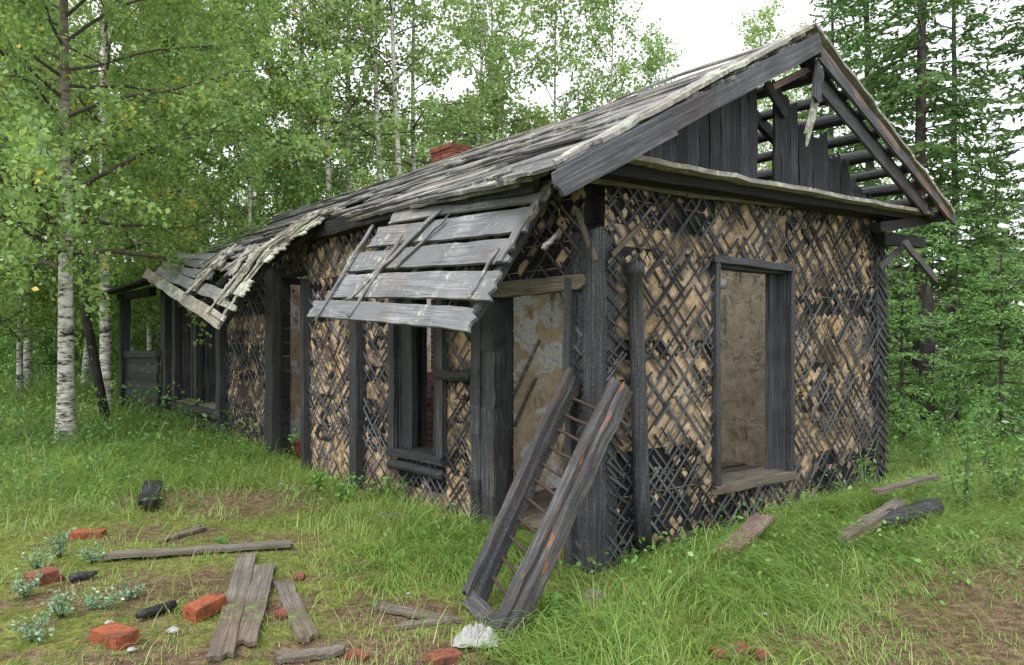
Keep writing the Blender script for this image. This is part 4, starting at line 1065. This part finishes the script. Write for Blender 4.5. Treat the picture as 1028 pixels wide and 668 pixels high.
def spruce_meshes(seed, H, r, R0, c0, mat, per=5, dense=1.0, nsz=.11, dead=True, gap=.2, step=.3):
    g = np.random.default_rng(seed); acc = tree_arrays(); P0 = []; D0 = []
    t = np.linspace(0, 1, 12); tr = np.stack([g.normal(0, .01, 12)*H*.2, g.normal(0, .01, 12)*H*.2, H*t-.15], 1)
    np_tube(acc, tr, r*(1-.95*t)*(1+.3*np.exp(-t*30)), 9)
    z = .5; k = 0; deadacc = tree_arrays()
    while z < H-.15:
        f = z/H; rad = R0*(1-f)**.8*g.uniform(.75, 1.1)+.12
        for b in range(per):
            az = g.uniform(0, 6.28); Lg = rad*g.uniform(.4, 1.25)
            x = f*11; i = min(10, int(x)); base = tr[i]*(1-(x-i))+tr[i+1]*(x-i)
            d = np.array([math.cos(az), math.sin(az), .15+.5*f-(.35 if f < .5 else 0)]); m = 6; pts = [base]
            for q in range(m):
                d = d/np.linalg.norm(d)+np.array([0, 0, -.10+.11*q/ m*1.6])+g.normal(0, .06, 3)*(1.6 if z < c0 else 1); pts.append(pts[-1]+d/np.linalg.norm(d)*Lg/m)
            pts = np.array(pts)
            isdead = z < c0 or g.uniform() < .10
            if g.uniform() < .16: continue
            if isdead and not dead: continue
            if isdead: pts = base+(pts-base)*.8
            np_tube(deadacc if isdead else acc, pts, (.018*(1-f)+.006)*(1-.85*np.linspace(0, 1, 7))*(r/.15)**.5*(.6 if isdead else 1), 4)
            nb = int((11 if not isdead else 5)*Lg*dense)+3
            for j in range(nb):
                ft = .18+.82*(j+g.uniform(0, 1))/nb; x = ft*m; i2 = min(m-1, int(x)); bp = pts[i2]*(1-(x-i2))+pts[i2+1]*(x-i2)
                ax = pts[i2+1]-pts[i2]; ax /= np.linalg.norm(ax); sd = np.cross(ax, [0, 0, 1]); sd /= np.linalg.norm(sd)+1e-9
                bd = ax*.55+sd*(1 if j % 2 else -1)*g.uniform(.5, 1)+np.array([0, 0, g.uniform(-.55, .05)]); bd /= np.linalg.norm(bd)
                bl2 = Lg*.34*(1.15-ft)*g.uniform(.6, 1.2)+.08
                if isdead:
                    if j % 2 == 0: np_tube(deadacc, np.array([bp, bp+bd*bl2*.6+g.normal(0, .02, 3), bp+bd*bl2+g.normal(0, .05, 3)]), [.004, .003, .001], 3)
                    if g.uniform() < .6: continue
                if g.uniform() < gap: continue
                kk = max(2, int(bl2/nsz*3.2)); s = g.uniform(0, 1, kk)[:, None]
                P0.append(bp+bd*bl2*s+g.normal(0, .012, (kk, 3))+np.array([0, 0, -.015])); D0.append(bd+g.normal(0, .42, (kk, 3)))
        z += step*g.uniform(.7, 1.3)*(1-.4*f); k += 1
    P = np.concatenate(P0); D = np.concatenate(D0); D /= np.linalg.norm(D, axis=1)[:, None]
    e = np.cross(D, g.normal(0, 1, D.shape)); e /= np.linalg.norm(e, axis=1)[:, None]; s = (nsz*g.uniform(.6, 1.25, len(P)))[:, None]
    vs = np.stack([P-D*s*.4, P+e*s*.16, P+D*s*.6, P-e*s*.16], 1).reshape(-1, 3)
    nq = sum(len(q) for q in acc['Q'])
    Qs = acc['Q']+[q+acc['n'] for q in deadacc['Q']]
    tm = np_mesh('trunk', np.concatenate(acc['V']+deadacc['V']), np.concatenate(Qs), M['bark'], True)
    tm.materials.append(M['deadtwig']); mi = np.ones(len(tm.polygons), np.int32); mi[:nq] = 0; tm.polygons.foreach_set('material_index', mi)
    lm = np_mesh('crown', vs, np.arange(len(vs)).reshape(-1, 4), mat); dm = None
    return tm, lm, dm
def plant_tree(name, meshes, loc, label, group=None, rz=0, sc=1.0, cat='tree'):
    root = thing(name, label, cat, loc, group); root.rotation_euler.z = rz; root.scale = (sc, sc, sc)
    for nm, me in zip(('trunk', 'crown', 'dead_branches'), meshes):
        if me is None: continue
        o = bpy.data.objects.new(nm, me); COL.objects.link(o); o.parent = root
    return root
def at(px, Y): x = (px-514)/F*Y; return Vector((x, Y, gz(x, Y)))
BA = birch_meshes(3, 11.0, .115, 2.5, 3.9, 60, 11, 170, .07, M['birchleaf'], lean=(.012, .0), droop=.42, bark='birchbark')
BB = birch_meshes(4, 12.0, .12, 3.0, 2.9, 40, 12, 76, .075, M['birchleaf'])
plant_tree('birch_tree', BA, gp(66, 446), 'nearest birch with stout white trunk standing left of the house', rz=2.2)
plant_tree('birch_tree', BB, at(107, 14.5), 'slimmer white birch just behind the nearest one, by the far end of the house', rz=1.0)
BV = [birch_meshes(20+i, 13.5+i, .10, 5.2+.6*i, 2.1, 28, 7, 54, .10, M['bgleaf'], lean=((-.03, .02, .05)[i], .01)) for i in range(3)]
BW = birch_meshes(31, 8.0, .06, 1.0, 2.6, 42, 8, 120, .082, M['birchleaf'])        # bushy young birch, leafy to the ground
BS = birch_meshes(33, 12.0, .075, 4.0, 2.4, 34, 9, 46, .10, M['bgleaf'], lean=(.03, 0))   # sparse
G1 = 'birch trunks standing behind the house'
spec = [(333, 18, 0, 'left of the pair of speckled birch trunks above the far roof', -.3), (347, 18.6, 1, 'right of the pair of speckled birch trunks above the far roof', .5), (389, 18, 1, 'straight white birch left of the chimney', 2.2),
        (411, 18.5, 2, 'birch close left of the chimney with a fork of pale stems', 4.0), (424, 19.5, 0, 'birch rising directly behind the chimney', 1.1), (472, 23, 3, 'thin open crowned birch right of the chimney with a few yellow leaves', 0), (505, 24, 3, 'sparse birch above the middle of the roof against white sky', 2.6),
        (560, 25, 3, 'light feathery birch left of the open patch of white sky', 1.7), (300, 19, 2, 'birch with leaning trunk above the broken far roof', 5.2)]
for (px, Y, k, lb, rz) in spec: plant_tree('birch_tree', BS if k == 3 else BV[k], at(px, Y), lb, G1, rz, R.uniform(1.0, 1.1)*(1.25 if k == 3 else 1))
for i, (px, Y, sc, lb) in enumerate(((150, 19.5, 1.25, 'bushy young birch reaching over the far end of the roof'), (250, 17.0, 1.2, 'bushy young birch filling the gap above the broken far roof'), (205, 20, 1.4, 'rounded leafy birch behind the two bushy young ones'), (310, 21, 1.1, 'leafy young birch under the paired white trunks'), (20, 17, 1.25, 'young birch left of the nearest birch at the picture edge'),
        (-40, 14, 1.0, 'young birch beyond the left edge of the clearing'), (390, 27, 1.2, 'low leafy birch behind the roof left of the chimney'), (470, 27, 1.25, 'low leafy birch behind the roof right of the chimney'), (540, 30, 1.3, 'small rounded birch peeking over the middle roof'), (605, 30, 1.05, 'small distant birch by the white sky gap'), (655, 36, .9, 'slender pointed young birch in the white sky gap'))):
    plant_tree('birch_tree', BW, at(px, Y), lb, 'leafy young birches', R.uniform(0, 6), sc)
# left forest
i = 0
for (px, Y) in [(28, 18), (45, 24), (85, 20), (135, 23), (158, 26), (180, 30), (60, 30), (10, 27), (100, 33), (215, 27), (260, 25), (-30, 22), (-80, 19), (-140, 16), (-60, 30), (285, 31), (140, 36), (30, 38), (330, 33), (370, 35), (230, 38), (440, 38)]:
    k = i % 3; plant_tree('birch_tree', BV[k], at(px, Y), 'one of the thin dark stemmed trees crowding the forest left of the house', 'thin trees of the left forest', R.uniform(0, 6), R.uniform(.85, 1.15)); i += 1
# far wood: a deep belt of individual trees
SV = [spruce_meshes(50, 13, .14, 1.9, 1.5, M['needle'], 5, .9, .16, True, .25, .42), spruce_meshes(51, 11, .12, 1.6, 1.0, M['needle'], 5, .9, .16, True, .2, .42)]
for i in range(60):
    Y = R.uniform(36, 62); px = -260+i*26+R.uniform(-12, 12)
    sc = R.uniform(.85, 1.15)
    if 540 < px < 745: sc = .72*sc*Y/50
    if px > 930: sc *= .85
    if px < 360 and i % 2: continue
    if R.random() < .35 or (px > 760 and R.random() < .5): plant_tree('spruce_tree', SV[i % 2], at(px, Y), 'distant dark spruce in the far belt of wood', 'distant spruces', R.uniform(0, 6), sc)
    else: plant_tree('birch_tree', BV[i % 3], at(px, Y), 'distant birch in the far belt of wood', 'distant birches', R.uniform(0, 6), sc)
for i in range(46):
    Y = R.uniform(26, 48); px = -200+i*27+R.uniform(-14, 14); sc = R.uniform(.45, .8)
    plant_tree('birch_tree', BW, at(px, Y), 'low leafy birch filling the gap between the far trunks', 'low leafy trees far back', R.uniform(0, 6), sc)
BL_ = birch_meshes(35, 5.0, .05, .15, 1.9, 34, 7, 110, .10, M['under'])
for i in range(26):
    Y = R.uniform(22, 38); px = -60+i*11+R.uniform(-8, 8)
    plant_tree('birch_tree', BL_, at(px, Y), 'low bushy birch in the dim wood left of the porch', 'low bushy trees of the left wood', R.uniform(0, 6), R.uniform(.6, 1.0))
# right: spruces
SA = spruce_meshes(60, 14.5, .14, 3.1, 2.2, M['needle'], 6, 1.25, .17, True, .3, .36)
SB = spruce_meshes(61, 13.0, .11, 2.4, 1.6, M['needle'], 5, 1.2, .17, True, .3, .38)
SY = spruce_meshes(62, 4.2, .05, 1.5, .25, M['young'], 6, 1.3, .085, True, .15, .24)
for (m, px, Y, lb, rz, sc) in ((SA, 925, 14.5, 'tall dark trunked spruce directly behind the right eave of the house', .3, 1.05), (SB, 958, 18, 'spruce with open branches right of the tall dark trunked one', 1.4, 1.1), (SB, 1042, 14.5, 'spruce at the right edge with drooping lower branches', 2.5, .9),
                         (SA, 872, 21, 'spruce showing above the gable peak', 3.3, 1.25), (SB, 835, 27, 'narrow spruce left of the gable peak spruces', 4.1, 1.4), (SB, 1000, 26, 'farther spruce between the two right hand ones', 5.0, .75), (SB, 1075, 17, 'spruce beyond the right edge of the picture', .9, 1.05)):
    plant_tree('spruce_tree', m, at(px, Y), lb, None, rz, sc)
for i, (px, Y, sc) in enumerate(((905, 11.2, .8), (960, 12.2, .95), (1005, 10.8, .8), (935, 15.5, 1.1), (985, 16, 1.2), (1045, 12.5, 1.1), (890, 14, .95))):
    plant_tree('spruce_tree', SY, at(px, Y), ['young spruce touching the right corner of the house', 'feathery young spruce in the middle right clearing edge', 'young spruce by the right edge with bright tips', 'young spruce behind the black snag', 'young spruce behind the feathery one at right', 'young spruce just outside the right edge', 'young spruce in shade behind the right wall corner'][i], 'young spruces right of the house', R.uniform(0, 6), sc)
for (px, lb, q) in ((603, 'open crowned birch reaching furthest right into the white sky gap', 1.2), (648, 'slight birch with a few twigs in the middle of the white sky gap', 1.0)): plant_tree('birch_tree', BS, at(px, 25), lb, G1, px*.01, q)
for i, (px, Y) in enumerate(((775, 30), (800, 34), (745, 38))): plant_tree('birch_tree', BS, at(px, Y), ['sparse pale birch left of the gable peak', 'thin birch nearest the gable peak', 'faint thin birch at the right end of the white sky gap'][i], 'thin birches by the gable peak', R.uniform(0, 6), 1.25)
# charred snag and leaning dead trunk
mb = MB(); b = at(930, 11.8); mb.tube([b+UP*z+Vector((x, 0, 0)) for z, x in ((-.1, 0), (.5, .02), (1.0, -.01), (1.5, .02), (2.0, .0), (2.25, .04), (2.5, .03))], [.13, .10, .095, .12, .11, .06, .015], 9, .12)
tag(mb.build('snag', M['deadbark']), 'black broken tree stump standing right of the house under the spruces', 'tree stump')
mb = MB(); a = at(108, 12.8); mb.tube([a-UP*.1, a+Vector((-.2, .05, .8)), a+Vector((-.38, .05, 1.7)), a+Vector((-.45, .05, 2.6))], [.08, .075, .07, .05], 8, .1)
tag(mb.build('leaning_tree', M['deadbark']), 'dark leaning dead trunk between the two white birches', 'tree trunk')
for i, (px, py, dx, dz) in enumerate(((960, 440, .9, .25), (1000, 425, -.8, .3), (985, 400, 1.0, -.05), (940, 430, .7, .5))):
    p = gp(px, py+10); mb = MB(); e = p+Vector((dx, .2, .35+dz)); pts = [p.lerp(e, k/5)+Vector((0, 0, R.uniform(-.04, .04))) for k in range(6)]; mb.tube(pts, [.022, .02, .016, .013, .009, .004], 6, .1)
    for k in (1, 2, 3, 4):
        for s in (-1, 1): mb.tube([pts[k], pts[k]+Vector((dx*.15, s*.1, s*.12+.03)), pts[k]+Vector((dx*.25, s*.18, s*.22+.03))], [.008, .006, .002], 4)
    tag(mb.build('dead_branch', M['deadtwig']), ['grey dead branch lying right of the black stump', 'grey dead branch at the right edge pointing left', 'thin grey fallen branch highest in the right clearing', 'upright grey dead branch at the foot of the black stump'][i], 'branch', 'grey dead branches in the right clearing')

# ================================================================ light, camera
world = bpy.data.worlds.new('World'); scene.world = world; world.use_nodes = True
wt = world.node_tree; bg = wt.nodes['Background']
sky = wt.nodes.new('ShaderNodeTexSky'); sky.sky_type = 'NISHITA'; sky.sun_disc = False
EL, AZ = math.radians(52), math.radians(205)     # sun behind and left of the camera
sky.sun_elevation = EL; sky.sun_rotation = AZ; sky.air_density = 1.0; sky.dust_density = 4.0
hs = wt.nodes.new('ShaderNodeHueSaturation'); hs.inputs['Saturation'].default_value = .12
mx = wt.nodes.new('ShaderNodeMix'); mx.data_type = 'RGBA'; mx.inputs[0].default_value = .55; mx.inputs[7].default_value = (9.5, 9.8, 10.0, 1)
wt.links.new(sky.outputs[0], hs.inputs['Color']); wt.links.new(hs.outputs[0], mx.inputs[6]); wt.links.new(mx.outputs[2], bg.inputs[0])
bg.inputs[1].default_value = .12
sd = bpy.data.lights.new('sun', 'SUN'); sd.energy = 1.2; sd.angle = math.radians(20); sd.color = (1, .97, .93)
so = bpy.data.objects.new('sun', sd); COL.objects.link(so)
sdir = Vector((math.sin(AZ)*math.cos(EL), math.cos(AZ)*math.cos(EL), math.sin(EL)))
so.rotation_euler = sdir.to_track_quat('Z', 'Y').to_euler(); so.location = (0, 0, 20)
cd = bpy.data.cameras.new('camera'); cam = bpy.data.objects.new('camera', cd); COL.objects.link(cam); scene.camera = cam
cam.location = (0, 0, CAMZ); cam.rotation_euler = (math.radians(90), 0, 0)
cd.sensor_width = 36; cd.lens = 36*F/W; cd.shift_y = (HY-Hh/2)/W; cd.clip_end = 600; cd.clip_start = .05
scene.view_settings.view_transform = 'Standard'; scene.view_settings.look = 'None'; scene.view_settings.gamma = 1; scene.view_settings.exposure = 1.0
scene.cycles.use_denoising = True; scene.cycles.max_bounces = 8; scene.cycles.transparent_max_bounces = 8
